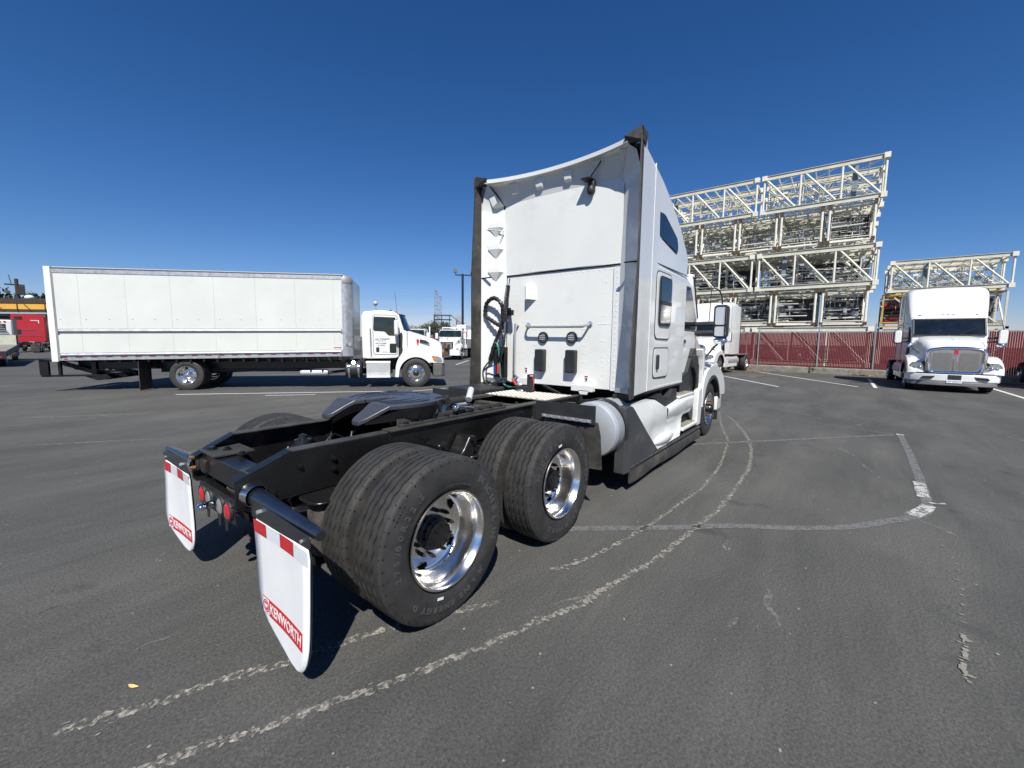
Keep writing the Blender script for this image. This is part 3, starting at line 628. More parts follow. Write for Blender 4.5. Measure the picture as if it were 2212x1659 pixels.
# ================================================================ TRACTOR FRONT HALF (shared by the parked tractors)
def ring(x, zb, zt, w, r, sag=0, n=6):
    P = [(x, -w, zb), (x, -w, (zb+zt-r)/2), (x, -w, zt-r)]
    for k in range(1, n+1): t = R(180-90*k/n); P.append((x, -(w-r)+r*cos(t), zt-r+r*sin(t)))
    m = 10
    for k in range(1, m): y = -(w-r)+2*(w-r)*k/m; P.append((x, y, zt-sag*(1-(y/(w-r))**2)))
    for k in range(0, n+1): t = R(90-90*k/n); P.append((x, (w-r)+r*cos(t), zt-r+r*sin(t)))
    P += [(x, w, (zb+zt-r)/2), (x, w, zb)]
    return P
def loft(st): return MB().grid([ring(*s) for s in st])
def side_panel(root, nm, poly, mat, y, t=.012, both=True, bevel=0, **k):
    for s in ((-1, 1) if both else (-1,)):
        B = MB().prism(poly, s*y, s*(y+t)); part(nm, B, mat, root, bevel=bevel, **k)
def tractor_front(root, roof='slope', hi=True):
    cw = .985 if roof == 'slope' else 1.02; dy_ = -.045 if roof == 'slope' else 0
    if roof == 'slope':
        st = [(3.0, 1.10, 3.905, 1.175, .10, .02), (3.10, 1.10, 3.915, 1.165, .12, .015), (3.45, 1.10, 3.90, 1.13, .15, .0), (3.80, 1.10, 3.83, 1.12, .18, -.01), (4.13, 1.10, 3.73, 1.115, .22, -.03), (4.63, 1.10, 3.49, 1.11, .26, -.04), (5.03, 1.10, 3.24, 1.10, .30, -.05)]
        st2 = [(5.03, 1.12, 3.235, 1.00, .30, -.05), (5.35, 1.12, 3.02, .995, .30, -.05), (5.62, 1.12, 2.86, .99, .22, -.04), (5.80, 1.12, 2.76, .985, .15, -.03)]
        part('sleeper_front_edge', MB().prism([(5.0, 1.10), (5.035, 1.10), (5.035, 2.70), (5.0, 2.70)], -1.10, 1.10), WHITE, root, 0)
    else:
        st = [(3.10, 1.10, 3.97, 1.14, .16, -.02), (3.45, 1.10, 4.02, 1.16, .18, -.03), (4.0, 1.10, 4.12, 1.18, .20, -.03), (4.55, 1.10, 4.16, 1.18, .24, -.03), (4.95, 1.10, 4.12, 1.16, .28, -.03)]
        st2 = [(4.951, 1.12, 4.11, 1.15, .28, -.03), (5.18, 1.12, 4.02, 1.13, .28, -.03), (5.35, 1.12, 3.76, 1.11, .28, -.03), (5.50, 1.12, 3.42, 1.09, .26, -.03), (5.68, 1.12, 3.03, 1.06, .2, -.03), (5.76, 1.12, 2.93, 1.03, .12, -.03), (5.80, 1.12, 2.78, 1.02, .06, -.02)]
    part('sleeper_body', loft(st), WHITE, root, 30)
    c = loft(st2); c.f.append(tuple(range((len(st2)-1)*len(ring(*st2[0])), len(st2)*len(ring(*st2[0])))))
    part('cab_body', c, WHITE, root, 30)
    # raked windscreen block, cowl and glass
    part('cab_front', MB().prism([(5.75, 1.1), (5.75, 2.84), (5.86, 2.80), (6.22, 2.16), (6.22, 1.1)], -cw, cw), WHITE, root, bevel=.05, seg=3)
    rows = []
    for k in range(9):
        y = -.95+1.9*k/8; cu = .05*(1-(y/.95)**2); rows.append([(5.895+cu, y, 2.76), (6.225+cu, y*1.0, 2.17)])
    part('windscreen', MB().grid(rows), GLASS, root)
    B = MB(); B.bar((5.90, -.97, 2.79), (5.90, .97, 2.79), .05, .05); B.bar((6.25, -.97, 2.15), (6.25, .97, 2.15), .04, .05)
    for s in (-1, 1): B.bar((5.90, s*.965, 2.79), (6.24, s*.965, 2.15), .04, .04)
    part('windscreen_seal', B, BLK2, root)
    part('sun_visor_edge', MB().box((5.80, -.98, 2.80), (5.93, .98, 2.86)), WHITE, root, bevel=.02)
    for y in (-.78, -.14, .0, .14, .78) if roof != 'slope' else (-.8, -.2, 0, .2, .8):
        xx = 5.70 if roof != 'slope' else 5.70
        part('marker_light', MB().ball((5.745, y, 2.985 if roof != 'slope' else 2.87), (.03, .06, .018), 8, 5), LENS, root)
    # doors and side glass
    dw = rpoly([(5.14, 1.95), (5.14, 2.58), (5.60, 2.58), (5.98, 2.12), (6.0, 1.95)], .06)
    side_panel(root, 'window_gasket', inset(dw, -.03), BLK2, 1.043+dy_, .015)
    side_panel(root, 'door_window', dw, GLASS, 1.045+dy_, .018)
    dp = rrect(5.07, 1.16, 6.02, 1.9, .06)
    side_panel(root, 'door_seam', inset(dp, -.018), BLK2, 1.040+dy_, .006); side_panel(root, 'door_panel', dp, WHITE, 1.042+dy_, .016)
    side_panel(root, 'door_handle', rrect(5.16, 1.70, 5.36, 1.76, .02), BLK2, 1.058+dy_, .03)
    side_panel(root, 'dark_sill_panel', [(5.05, 1.15), (5.45, 1.24), (5.75, 1.62), (6.05, 1.62), (6.05, .86), (5.45, .72), (5.05, .92)], BLK2, .97, .10)
    # hood
    def hr(x, zt, w, zb, wb):
        P = []
        for k in range(13):
            t = pi*k/12; cc, ss = cos(t), sin(t); e = .38
            P.append((x, -w*(abs(cc)**e)*(1 if cc > 0 else -1), zt-.34*(1-abs(ss)**.8)))
        return [(x, -wb, zb)]+P+[(x, wb, zb)]
    H = MB().grid([hr(6.16, 2.13, .93, .95, 1.0), hr(6.5, 2.09, .90, .95, .92), hr(6.95, 1.99, .84, .95, .86), hr(7.35, 1.87, .78, .95, .80), hr(7.62, 1.76, .75, .8, .76), hr(7.74, 1.68, .73, .7, .74)])
    n = 15; H.f.append(tuple(5*n+k for k in range(n)))
    part('hood', H, WHITE, root, 50)
    part('hood_centre_crease', MB().grid([[(x, -.03, z-.004), (x, 0, z+.014), (x, .03, z-.004)] for x, z in ((6.3, 2.12), (6.95, 1.99), (7.35, 1.87), (7.62, 1.76))]), WHITE, root)
    # fenders with wheel arch
    top = [(p.x, p.y) for p in bez([(5.93, .62, 0), (5.95, .98, 0), (6.12, 1.20, 0), (6.4, 1.31, 0), (6.75, 1.345, 0), (7.15, 1.29, 0), (7.5, 1.14, 0), (7.74, .93, 0), (7.80, .70, 0)], 32)]
    arch = [(6.65+.60*cos(R(a)), .48+.60*sin(R(a))) for a in range(20, 166, 8)]
    poly = top+[(7.3, .70)]+arch+[(6.04, .60)]
    for s in (-1, 1):
        B = MB(); N = len(poly)
        for yy, sc in ((.70, 1), (1.06, 1), (1.165, .985), (1.20, .955)):
            B.v += [((px-6.7)*sc+6.7, s*yy, (pz-.45)*sc+.45) if i < len(top) else (px, s*yy, pz) for i, (px, pz) in enumerate(poly)]
        for j in range(3):
            for i in range(N): B.f.append((j*N+i, j*N+(i+1) % N, (j+1)*N+(i+1) % N, (j+1)*N+i))
        B.f.append(tuple(3*N+i for i in range(N))); B.f.append(tuple(i for i in range(N-1, -1, -1)))
        f = part('fender', B, WHITE, root, 45)
        A2 = MB()
        out = [(6.65+.645*cos(R(a)), .48+.645*sin(R(a))) for a in range(14, 170, 6)]; inn = [(6.65+.585*cos(R(a)), .48+.585*sin(R(a))) for a in range(168, 13, -6)]
        A2.prism(out+inn, s*.85, s*1.215); part('wheel_arch_trim', A2, BLK2, f)
        # headlight
        hp = rpoly([(-.32, -.12), (.27, -.13), (.31, .0), (.18, .14), (-.08, .15)], .05)
        def hl(p, d): yy = .93+p[0]*.72; return (7.79-.30*max(0, (yy-.72))**1.7+d, s*yy, .93+p[1]*1.05)
        for nm, dd, k, mt in (('headlight_bezel', .0, 1.12, BLK2), ('headlight', .012, 1.0, LENS)):
            C = MB(); a0 = [hl((p[0]*k, p[1]*k), dd) for p in hp]; b0 = [(q[0]-.12, q[1], q[2]) for q in a0]; C.v = a0+b0; m_ = len(hp)
            C.f = [tuple(range(m_)), tuple(range(2*m_-1, m_-1, -1))]+[(i, (i+1) % m_, (i+1) % m_+m_, i+m_) for i in range(m_)]
            part(nm, C, mt, root if nm == 'headlight_bezel' else bz_, 30) if nm == 'headlight' else None
            if nm == 'headlight_bezel': bz_ = part(nm, C, mt, root, 30)
            else: part('lamp_bowl', MB().ball(hl((-.06, -.02), .0), (.03, .07, .06), 10, 6), CHROME, bz_); part('lamp_bowl', MB().ball(hl((.12, -.03), .0), (.03, .06, .05), 10, 6), CHROME, bz_)
        part('fender_vent', MB().ball((7.2, s*1.13, 1.22), (.10, .04, .035), 10, 6), BLK2, root)
    # grille
    gp = rpoly([(-.66, .72), (.66, .72), (.72, 1.0), (.72, 1.58), (.30, 1.66), (-.30, 1.66), (-.72, 1.58), (-.72, 1.0)], .12)
    gs_ = part('grille_surround', MB().prism(gp, 7.70, 7.825, 'YZ'), CHROME, root, bevel=.03, seg=3)
    ring_ = [(7.82, p[0]*.965, .85+(p[1]-.85)*.97) for p in gp]; part('chrome_moulding', MB().tube(ring_+[ring_[0]], .068, 12, cap=False), CHROME, gs_, 60)
    for s in (-1, 1):
        rows = []
        for (x, zt, w) in ((6.12, 2.12, .93), (6.5, 2.08, .90), (6.95, 1.98, .84), (7.35, 1.86, .78), (7.62, 1.75, .75), (7.74, 1.62, .735)):
            zf = 1.30-.35*max(0, (x-6.9))**1.5; z0 = max(zt-.34, zf+.04); rows.append([(x, s*(w-.02), z0), (x, s*(w+.05), z0-(z0-zf)*.55), (x, s*(w+.16), zf+.02), (x, s*(w+.26), zf-.02)])
        part('hood_flank', MB().grid(rows), WHITE, root, 60)
    MESH = pmat('grille_mesh', (.26, .24, .20), .5, metal=.5, var=.3, vs=25) if not hasattr(tractor_front, 'm') else tractor_front.m; tractor_front.m = MESH
    for s in (-1, 1):
        a, b_ = sorted((s*.10, s*.565)); part('grille_screen', MB().prism(rrect(a, .84, b_, 1.47, .05), 7.80, 7.840, 'YZ'), MESH, root)
    B = MB()
    for i in range(24): z = .85+i*.026; B.box((7.8405, -.555, z), (7.846, -.11, z+.008)); B.box((7.8405, .11, z), (7.846, .555, z+.008))
    part('grille_bars', B, ALU, root, 0, kind='stuff')
    part('grille_centre_bar', MB().box((7.80, -.06, .80), (7.86, .06, 1.56)), CHROME, root, bevel=.02)
    part('bonnet_badge', MB().prism(rpoly([(-.04, 1.40), (.04, 1.40), (.05, 1.52), (.03, 1.60), (-.03, 1.60), (-.05, 1.52)], .02), 7.861, 7.875, 'YZ'), REDP, root)
    # bumper
    def plan(o): return [(7.1, -1.20+o), (7.45, -1.20+o), (7.72, -1.12+o), (7.90, -.80), (7.98, -.3), (7.98, .3), (7.90, .80), (7.72, 1.12-o), (7.45, 1.20-o), (7.1, 1.20-o)]
    part('bumper', MB().prism(plan(0), .40, .69, 'XY'), WHITE, root, 50, bevel=.04, seg=3)
    part('bumper_gap_strip', MB().prism(plan(.02), .69, .72, 'XY'), BLK2, root)
    part('lower_valance', MB().prism(plan(.06), .25, .40, 'XY'), GRY2, root, bevel=.02)
    for s in (-1, 1):
        part('fog_lamp_recess', MB().prism([(p[0], p[1]) for p in rpoly([(s*.48, .60), (s*.80, .58), (s*.86, .50), (s*.56, .50)], .02)], 7.84, 7.968, 'YZ'), DARKV, root)
    part('tow_plate', MB().box((7.97, -.17, .48), (7.99, .17, .66)), BLK2, root, bevel=.01); part('licence_plate', MB().box((7.985, -.19, .36), (8.0, .19, .46)), REFW, root)
    # mirrors
    for s in (-1, 1):
        m = part('mirror_housing', MB().prism(rrect(-.115, 1.80, .115, 2.35, .06), 6.03, 6.12, 'YZ', M.Translation((0, s*1.40, 0))), BLK2, root, bevel=.012)
        part('mirror_shell', MB().prism(rrect(-.105, 1.82, .105, 2.34, .07), 6.12, 6.22, 'YZ', M.Translation((0, s*1.40, 0))), WHITE, m, bevel=.03, seg=3)
        part('main_mirror_glass', MB().prism(rrect(-.085, 2.02, .085, 2.31, .03), 6.020, 6.029, 'YZ', M.Translation((0, s*1.40, 0))), MIRR, m)
        part('wide_angle_mirror_glass', MB().prism(rrect(-.085, 1.83, .085, 1.99, .03), 6.018, 6.028, 'YZ', M.Translation((0, s*1.40, 0))), MIRR, m)
        for z in (1.88, 2.03): part('mirror_arm', MB().tube([(5.98, s*.98, z), (6.04, s*1.2, z+.01), (6.08, s*1.34, z+.01)], .040, 8), BLK2, root)
        part('mirror_stay', MB().tube(bez([(5.85, s*1.05, 2.62), (5.98, s*1.30, 2.62), (6.06, s*1.38, 2.52), (6.08, s*1.40, 2.36)], 12), .012, 6), BLK2, root)
        part('hood_mirror_arm', MB().tube([(7.35, s*.88, 1.42), (7.25, s*1.05, 1.62), (7.2, s*1.13, 1.70)], .018, 8), BLK2, root)
        part('hood_mirror', MB().ball((7.2, s*1.17, 1.76), (.07, .13, .07), 12, 8), CHROME, root)
    if hi: part('whip_antenna', MB().tube([(6.02, -1.22, 2.05), (6.06, -1.23, 2.9)], .007, 6), BLK2, root)
    # front axle and under body
    part('front_axle', MB().tube([(6.65, -.9, .48), (6.65, .9, .48)], .07, 8), BLACK, root)
    part('underbody', MB().box((3.0, -.55, .55), (7.2, .55, .98)), GREASE, root, 0)
    kind = 'steerb' if hi else 'steer'
    wheel(root, 6.65, -1.02, -1, kind, hi=hi, spin=20); wheel(root, 6.65, 1.02, 1, kind, hi=False)
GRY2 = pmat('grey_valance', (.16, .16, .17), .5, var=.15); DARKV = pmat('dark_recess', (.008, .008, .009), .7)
# ================================================================ MAIN TRACTOR
T = thing('semi_tractor', 'large white sleeper tractor seen from behind, in front with bare frame and fifth wheel', 'truck', (0, 0, 0), 0)
for s in (-1, 1):
    xe = -.87 if s < 0 else -.84; xt = -.56 if s < 0 else -.60
    web = [(xe, .755), (xe, .905), (xt, 1.02), (6.9, 1.02), (6.9, .755)]
    B = MB().prism(web, s*.420, s*.430)
    y0, y1 = sorted((s*.430, s*.345))
    B.box((xe, y0, .744), (6.9, y1, .7545))
    dx, dz = xt-xe, 1.02-.905; B.add([(xe, y0, .9055), (xe, y1, .9055), (xt, y1, 1.0205), (xt, y0, 1.0205), (xe, y0, .915), (xe, y1, .915), (xt, y1, 1.031), (xt, y0, 1.031)], [(0,1,2,3),(7,6,5,4),(0,4,5,1),(1,5,6,2),(2,6,7,3),(3,7,4,0)])
    fr = part('frame_rail', B, BLACK, T, 0, bevel=.004); part('top_flange', MB().box((xt, y0, 1.0205), (6.9, y1, 1.031)), DUSTY, fr, 0, bevel=.002)
    bolts = MB()
    for (x, z) in ((-.52, .93), (-.30, .86), (-.30, .93), (.1, .88), (.42, .80), (.42, .94), (.66, .85), (.9, .80), (.9, .94), (1.7, .85), (1.9, .92), (2.3, .9), (-.68, .80)):
        bolts.tube([(x, s*.43, z), (x, s*.436, z)], .022, 12); bolts.tube([(x, s*.436, z), (x, s*.452, z)], .013, 6)
    part('frame_bolts', bolts, BLACK, fr, 30, kind='stuff')
    # reinforcement channel and fifth wheel mounting angle
    y0, y1 = sorted((s*.431, s*.445)); B = MB().box((.12, y0, .80), (2.2, y1, 1.045)); y0, y1 = sorted((s*.36, s*.47)); rp = part('rail_reinforcement', B, BLACK, T, 0, bevel=.003); part('reinforcement_top', MB().box((.12, y0, 1.033), (2.15, y1, 1.046)), DUSTY, rp, 0, bevel=.002)
    y0, y1 = sorted((s*.375, s*.435)); B = MB().box((.24, y0, 1.047), (1.50, y1, 1.066)).box((.24, min(s*.375, s*.39), 1.066), (1.50, max(s*.375, s*.39), 1.10)); an = part('mounting_angle', B, DUSTY, T, 0, bevel=.003)
    B = MB()
    for i in range(9): x = .30+i*.142; B.tube([(x, s*.413, 1.066), (x, s*.413, 1.080)], .016, 6); B.tube([(x, s*.413, 1.066), (x, s*.413, 1.069)], .024, 12)
    part('angle_bolts', B, BLACK, an, 30, kind='stuff')
for x, z0, z1, w in ((-.72, .815, .925, .13), (.66, .80, .97, .14), (1.95, .93, 1.0, .10), (1.60, .96, 1.012, .09), (2.85, .80, .98, .14), (1.1, .82, .95, .08)):
    part('crossmember', MB().box((x-w/2, -.419, z0), (x+w/2, .419, z1)), DUSTY if x > 1.5 else BLACK, T, 0, bevel=.008)
gs = part('gusset_plate', MB().box((-.80, .12, .935), (-.56, .42, .945)), DUSTY, T, 0); part('gusset_plate', MB().box((-.80, -.42, .935), (-.60, -.30, .945)), DUSTY, T, 0)
B = MB()
for x, y in ((-.74, .33), (-.68, .25), (-.70, -.36), (-.66, .05)): B.tube([(x, y, .945 if abs(y) > .2 else .926), (x, y, .965)], .018, 6); B.tube([(x, y, .945), (x, y, .949)], .028, 12)
part('gusset_bolts', B, BLACK, gs, 30, kind='stuff')
part('crossmember_end_flange', MB().box((-.795, -.415, .80), (-.786, .415, .93)), BLACK, T, 0)
# junction box with brass fittings inside the left rail end
jb = part('valve_block', MB().cb((-.80, .385, .86), (.05, .05, .10)).cb((-.77, .30, .85), (.09, .07, .09)), GREASE, T, bevel=.008)
part('brass_fitting', MB().tube([(-.83, .39, .90), (-.86, .39, .90)], .013, 8).tube([(-.83, .385, .83), (-.86, .385, .83)], .013, 8), pmat('brass', (.55, .28, .13), .35, metal=.8), jb)
# tail light bar
lb = part('tail_light_bar', MB().box((-.800, -.20, .575), (-.792, .43, .735)).box((-.800, -.20, .728), (-.70, .43, .736)), BLACK, T, 0, bevel=.003)
for y, m_ in ((.36, RED), (.235, LENS), (.03, LENS), (-.10, RED)):
    l = part('tail_light', MB().lathe([(-.800, .052), (-.812, .050), (-.818, .036), (-.820, 0)], (0, y, .645), 'X', 24), m_, T)
    part('light_grommet', MB().lathe([(-.8005, .066), (-.812, .064), (-.815, .054), (-.806, .052)], (0, y, .645), 'X', 24), BLK2, l)
part('licence_lamp', MB().tube([(-.80, .13, .64), (-.86, .13, .64)], .022, 10).ball((-.875, .125, .635), (.035, .03, .022), 10, 6), CHROME, T)
for y in (.30, .09, -.03): part('bracket_tongue', MB().prism([(y-.035, .575), (y+.035, .575), (y+.02, .49), (y-.02, .50)], -.796, -.793, 'YZ'), BLACK, T, 0)
B = MB()
for i in range(5): B.tube(bez([(-.76, -.16+.02*i, .73), (-.78, -.15+.03*i, .78), (-.72, -.1, .76)], 8), .006, 5)
part('wiring_cluster', B, GREASE, T)
# mud flap hangers and flaps
for s in (-1, 1):
    h = part('mud_flap_hanger', MB().tube([(-.785, s*.50, .826), (-.785, s*.60, .825), (-.785, s*1.19, .812)], [.050, .046, .026], 20), STEELT, T)
    part('tube_end_shade', MB().tube([(-.785, s*1.18, .812), (-.785, s*1.193, .812)], [.020, .021], 20), DARKV, h)  # dark disc on the capped end, the hollow's shade put into its colour
    part('hanger_flange', MB().lathe([(0, .068), (.005, .072), (.03, .066), (.07, .062)], n=24), ALU, h, loc=(-.785, s*.435, .828), rot=(0, 0, 0 if s > 0 else pi))
    part('hanger_plate', MB().prism([(s*.53, .738), (s*1.165, .752), (s*1.175, .812), (s*.53, .84)], -.829, -.822, 'YZ'), STEELT, h, bevel=.003)
    part('hanger_bolt', MB().tube([(-.829, s*.66, .80), (-.852, s*.66, .80)], .011, 6), GALV, h); part('hanger_bolt', MB().tube([(-.829, s*1.1, .775), (-.838, s*1.1, .775)], .008, 6), GALV, h)
    def xf(y, z): return -.822+.012*sin((.75-z)*3)-.028*(abs(y)-.55)/.6*(.75-z)/.5+.004*sin(abs(y)*9)
    P = [(.55, .745), (.548, .27), (.565, .205), (.66, .165), (.80, .125), (.93, .098), (1.02, .096), (1.08, .115), (1.125, .17), (1.15, .26), (1.16, .755)]
    P = rpoly([(p[0] if s < 0 else 1.71-p[0], p[1] if s < 0 else .745-(.745-p[1])*.94) for p in P], .05, 3)
    # cut the outline into horizontal rows so the sheet can bend
    def span(z):
        ys_ = []
        for i in range(len(P)):
            (ya_, za_), (yb_, zb_) = P[i], P[(i+1) % len(P)]
            if (za_-z)*(zb_-z) < 0: ys_.append(ya_+(yb_-ya_)*(z-za_)/(zb_-za_))
        return min(ys_), max(ys_)
    zmin = min(p[1] for p in P); zz_ = [zmin+.0006, zmin+.003] + [q for q in (.0605, .064, .07, .08, .09, .105, .125, .15, .18, .22, .26, .32, .40, .50, .60, .70, .744) if q > zmin+.005]
    rows = []
    for z in zz_: a_, b_ = span(z); rows.append([(xf(a_+(b_-a_)*k/8, z), s*(a_+(b_-a_)*k/8), z) for k in range(9)])
    fl = part('mud_flap', MB().grid(rows), FLAPW, T, 60); sm = fl.modifiers.new('thickness', 'SOLIDIFY'); sm.thickness = .008; sm.offset = 0
    part('flap_backing', MB().grid([[(p[0]+.012, p[1], p[2]) for p in r_] for r_ in rows]), RUB, fl, 60)
    def on(nm, me_or_mb, mat, off):
        if isinstance(me_or_mb, MB):
            me_or_mb.v = [(xf(v[1], v[2])-off-v[0], v[1], v[2]) for v in me_or_mb.v]; return part(nm, me_or_mb, mat, fl, 0)
        for v in me_or_mb.vertices: v.co.x = xf(v.co.y, v.co.z)-off+v.co.x
        return put(nm, me_or_mb, fl)
    def rect(y0, y1, z0, z1, n=8): return MB().grid([[(0, y0+(y1-y0)*k/n, z) for k in range(n+1)] for z in (z0, (z0+z1)/2, z1)])
    for i in range(4):
        colr = ((REFW, RED, REFW, RED) if s > 0 else (RED, REFW, RED, REFW))[i]
        on('reflective_strip', rect(s*(.552+i*.150), s*(.552+(i+1)*.150-.002), .662, .735), colr, .0055)
    ya, yb = (-.605, -1.085) if s < 0 else (1.085, .605)
    zc = .268; hh = .048
    def bx(t): return ya+(yb-ya)*t
    on('logo_bar', rect(bx(0), bx(1), zc-hh, zc+hh, 12), REDP, .0055)
    on('logo_square', rect(bx(.01), bx(.165), zc-hh+.005, zc+hh-.005), FLAPW, .0065)
    on('logo_emblem', MB().lathe([(0, .036), (0, .029)], (0, bx(.088), zc), 'X', 24).lathe([(0, .025), (0, 0.0001)], (0, bx(.088), zc), 'X', 20), REDP, .0075)
    for nm_, t_, sz, cy, wd, of, offx in (('emblem_letters', 'KW', .030, bx(.088), .036, .0008, .0085), ('brand_lettering', 'KENWORTH', .080, bx(.58), .372, .0010, .0065)):
        me = text_mesh(t_, sz, FLAPW, ext=.0006, off=of); w_ = max(v.co.x for v in me.vertices)-min(v.co.x for v in me.vertices)
        for v in me.vertices: v.co.x *= wd/w_
        me.transform(frame((0, cy, zc-.002), (0, -1, 0), (0, 0, 1))); on(nm_, me, FLAPW, offx)
# axles, suspension
for x in (0, 1.32):
    ax = part('drive_axle', MB().tube([(x, -.95, .5), (x, .95, .5)], .085, 12).ball((x, .05, .52), (.23, .22, .22), 18, 10), BLACK, T)
    part('differential_cover', MB().lathe([(x+.20, .13), (x+.34, .10), (x+.36, .06), (x+.42, .05), (x+.42, 0)], (0, .05, .53), 'X', 16), BLACK, ax)
    for s in (-1, 1):
        part('air_spring', MB().lathe([(.36, .085), (.38, .13), (.44, .145), (.52, .13), (.56, .138), (.64, .142), (.70, .12), (.72, .08)], (x-.37, s*.52, 0), 'Z', 20), pmat('dusty_air_bag', (.055, .048, .042), .8, var=.5, vs=14, bump=.6, bs=40, dirt=(.20, .17, .13), ds=10, dth=.55), T)
        part('air_spring_plate', MB().prism(rrect(x-.54, s*.52-.13, x-.20, s*.52+.13, .08), .722, .738, 'XY'), BLACK, T, bevel=.006)
        part('trailing_arm', MB().bar((x-.5, s*.50, .34), (x+.35, s*.50, .40), .09, .06), BLACK, T, 0)
        part('shock_absorber', MB().tube([(x+.25, s*.40, .35), (x+.14, s*.44, .90)], .035, 10).tube([(x+.19, s*.42, .6), (x+.14, s*.44, .90)], .045, 10), BLACK, T)
        part('hanger_bracket', MB().prism([(x+.34, .755), (x+.60, .755), (x+.55, .45), (x+.42, .38), (x+.34, .5)], s*.44, s*.47), BLACK, T, bevel=.01)
        part('brake_chamber', MB().lathe([(x-.32, .05), (x-.31, .085), (x-.20, .09), (x-.19, .095), (x-.16, .095), (x-.06, .08), (x-.04, .04)], (0, s*.28, .62), 'X', 16), BLACK, T)
part('torque_rod_bracket', MB().prism(rpoly([(.44, .90), (.52, .92), (.60, .80), (.66, .76), (.72, .80), (.80, .92), (.88, .90), (.84, .70), (.80, .52), (.70, .46), (.60, .46), (.52, .60)], .03), -.62, -.45), BLACK, T, bevel=.02, seg=3)
part('bracket_bolt', MB().tube([(.50, -.60, .88), (.50, -.65, .88)], .026, 12), BLACK, T); part('bracket_bolt', MB().tube([(.82, -.60, .88), (.82, -.65, .88)], .026, 12), BLACK, T)
for x0, y0, z0, r0 in ((-.28, .02, .93, .105), (-.28, .02, .96, .05)):
    part('leveling_dome', MB().lathe([(z0-.12, r0), (z0-.02, r0), (z0, r0*.9), (z0+.02, r0*.62), (z0+.05, r0*.55), (z0+.06, r0*.2), (z0+.06, 0)], (x0, y0, 0), 'Z', 20), BLACK, T)
B = MB(); rr_ = random.Random(4)
for i in range(16):
    x0 = rr_.uniform(-.45, .25); y0 = rr_.uniform(-.05, .36); z0 = rr_.uniform(.62, .86); B.tube(bez([(x0, y0, z0), (x0+.1, y0+rr_.uniform(-.1, .1), min(.97, z0+.14)), (x0+.28, y0+rr_.uniform(-.05, .1), z0-.02), (x0+.4, y0, z0-.1)], 12), rr_.uniform(.006, .013), 6)
part('air_lines', B, BLACK, T)
part('pink_tagged_line', MB().tube([(-.33, .20, .82), (-.30, .19, .90)], .012, 8), pmat('pink_tape', (.6, .3, .5), .5), T)
part('wiring_tie', MB().tube(bez([(.12, .34, .98), (.05, .24, .92), (-.02, .22, .86), (.04, .2, .82)], 10), .006, 5).ball((-.02, .22, .86), .018, 8, 5), GREASE, T)
# fifth wheel
PIV = (.60, 0, 1.15); TIL = M.Translation(PIV) @ M.Rotation(R(-1.0), 4, 'Y') @ M.Translation((-PIV[0], 0, -PIV[2]))
def half(s):
    P = [(.515, .0), (.50, .045), (.42, .052), (.24, .085), (.12, .13), (.02, .150), (-.01, .175), (-.01, .26), (.03, .295)]
    P += [(.28, .405)]+[(.48+.41*cos(R(a)), .45*sin(R(a))) for a in (100, 85, 70, 58, 46, 34, 22, 11, 0)]
    return [(p[0], p[1]*s) for p in P]
def fz(x): return 1.215 if x > .19 else 1.215-(.19-x)*.50
L_, R_ = half(1), half(-1)[::-1]; outline = R_[:-1]+L_[:-1] if False else None
def plate(P, t=.035):
    B = MB(); n = len(P); B.v = [(p[0], p[1], fz(p[0])) for p in P]+[(p[0]*.995, p[1]*.985, fz(p[0])-t) for p in P]
    tri = bmesh.new(); vv = [tri.verts.new(v) for v in B.v[:n]]; tri.faces.new(vv); bmesh.ops.triangulate(tri, faces=tri.faces[:]); tri.verts.index_update()
    for f in tri.faces: ids = [v.index for v in f.verts]; B.f.append(tuple(ids)); B.f.append(tuple(i+n for i in reversed(ids)))
    tri.free(); B.f += [(i, (i+1) % n, (i+1) % n+n, i+n) for i in range(n)]; return B
full = half(1)[1:]+half(-1)[1:-1][::-1]
# extra vertices where the ramps bend
def split(P, xs):
    out = []
    for i, p in enumerate(P):
        q = P[(i+1) % len(P)]; out.append(p)
        if (p[0]-xs)*(q[0]-xs) < 0: t = (xs-p[0])/(q[0]-p[0]); out.append((xs, p[1]+(q[1]-p[1])*t))
    return out
Bp = MB()
for s in (1, -1):
    P = split(half(s), .19)
    deck = [p for p in P if p[0] >= .1899]; ramp = [p for p in P if p[0] <= .1901]
    for Q in (deck, ramp):
        q = plate(Q); Bp.add(q.v, q.f)
me = Bp.mesh('fifth_wheel_plate', PLATE, 20); me.transform(TIL)
fwp = put('fifth_wheel_plate', me, T, bevel=.006)
B = MB()
for s in (1, -1):
    O = [p for p in half(s)[8:]]
    for i in range(len(O)-1):
        a, b_ = O[i], O[i+1]; h0 = .10 if a[0] > .1 else .05; h1 = .12
        B.add([(a[0], a[1]*.985, fz(a[0])-.03), (b_[0], b_[1]*.985, fz(b_[0])-.03), (b_[0], b_[1]*.955, fz(b_[0])-h1), (a[0], a[1]*.955, fz(a[0])-h0), (a[0]-.0, a[1]*.95, fz(a[0])-.03), (b_[0], b_[1]*.95, fz(b_[0])-.03), (b_[0], b_[1]*.92, fz(b_[0])-h1), (a[0], a[1]*.92, fz(a[0])-h0)], [(0,1,2,3),(7,6,5,4),(3,2,6,7)])
    I = half(s)[1:6]
    for i in range(len(I)-1):
        a, b_ = I[i], I[i+1]; B.add([(a[0], a[1], fz(a[0])-.02), (b_[0], b_[1], fz(b_[0])-.02), (b_[0], b_[1]+s*.01, fz(b_[0])-.09), (a[0], a[1]+s*.01, fz(a[0])-.09)], [(0,1,2,3)])
me = B.mesh('plate_skirt', BLACK, 30); me.transform(TIL); put('plate_skirt', me, fwp)
B = MB()
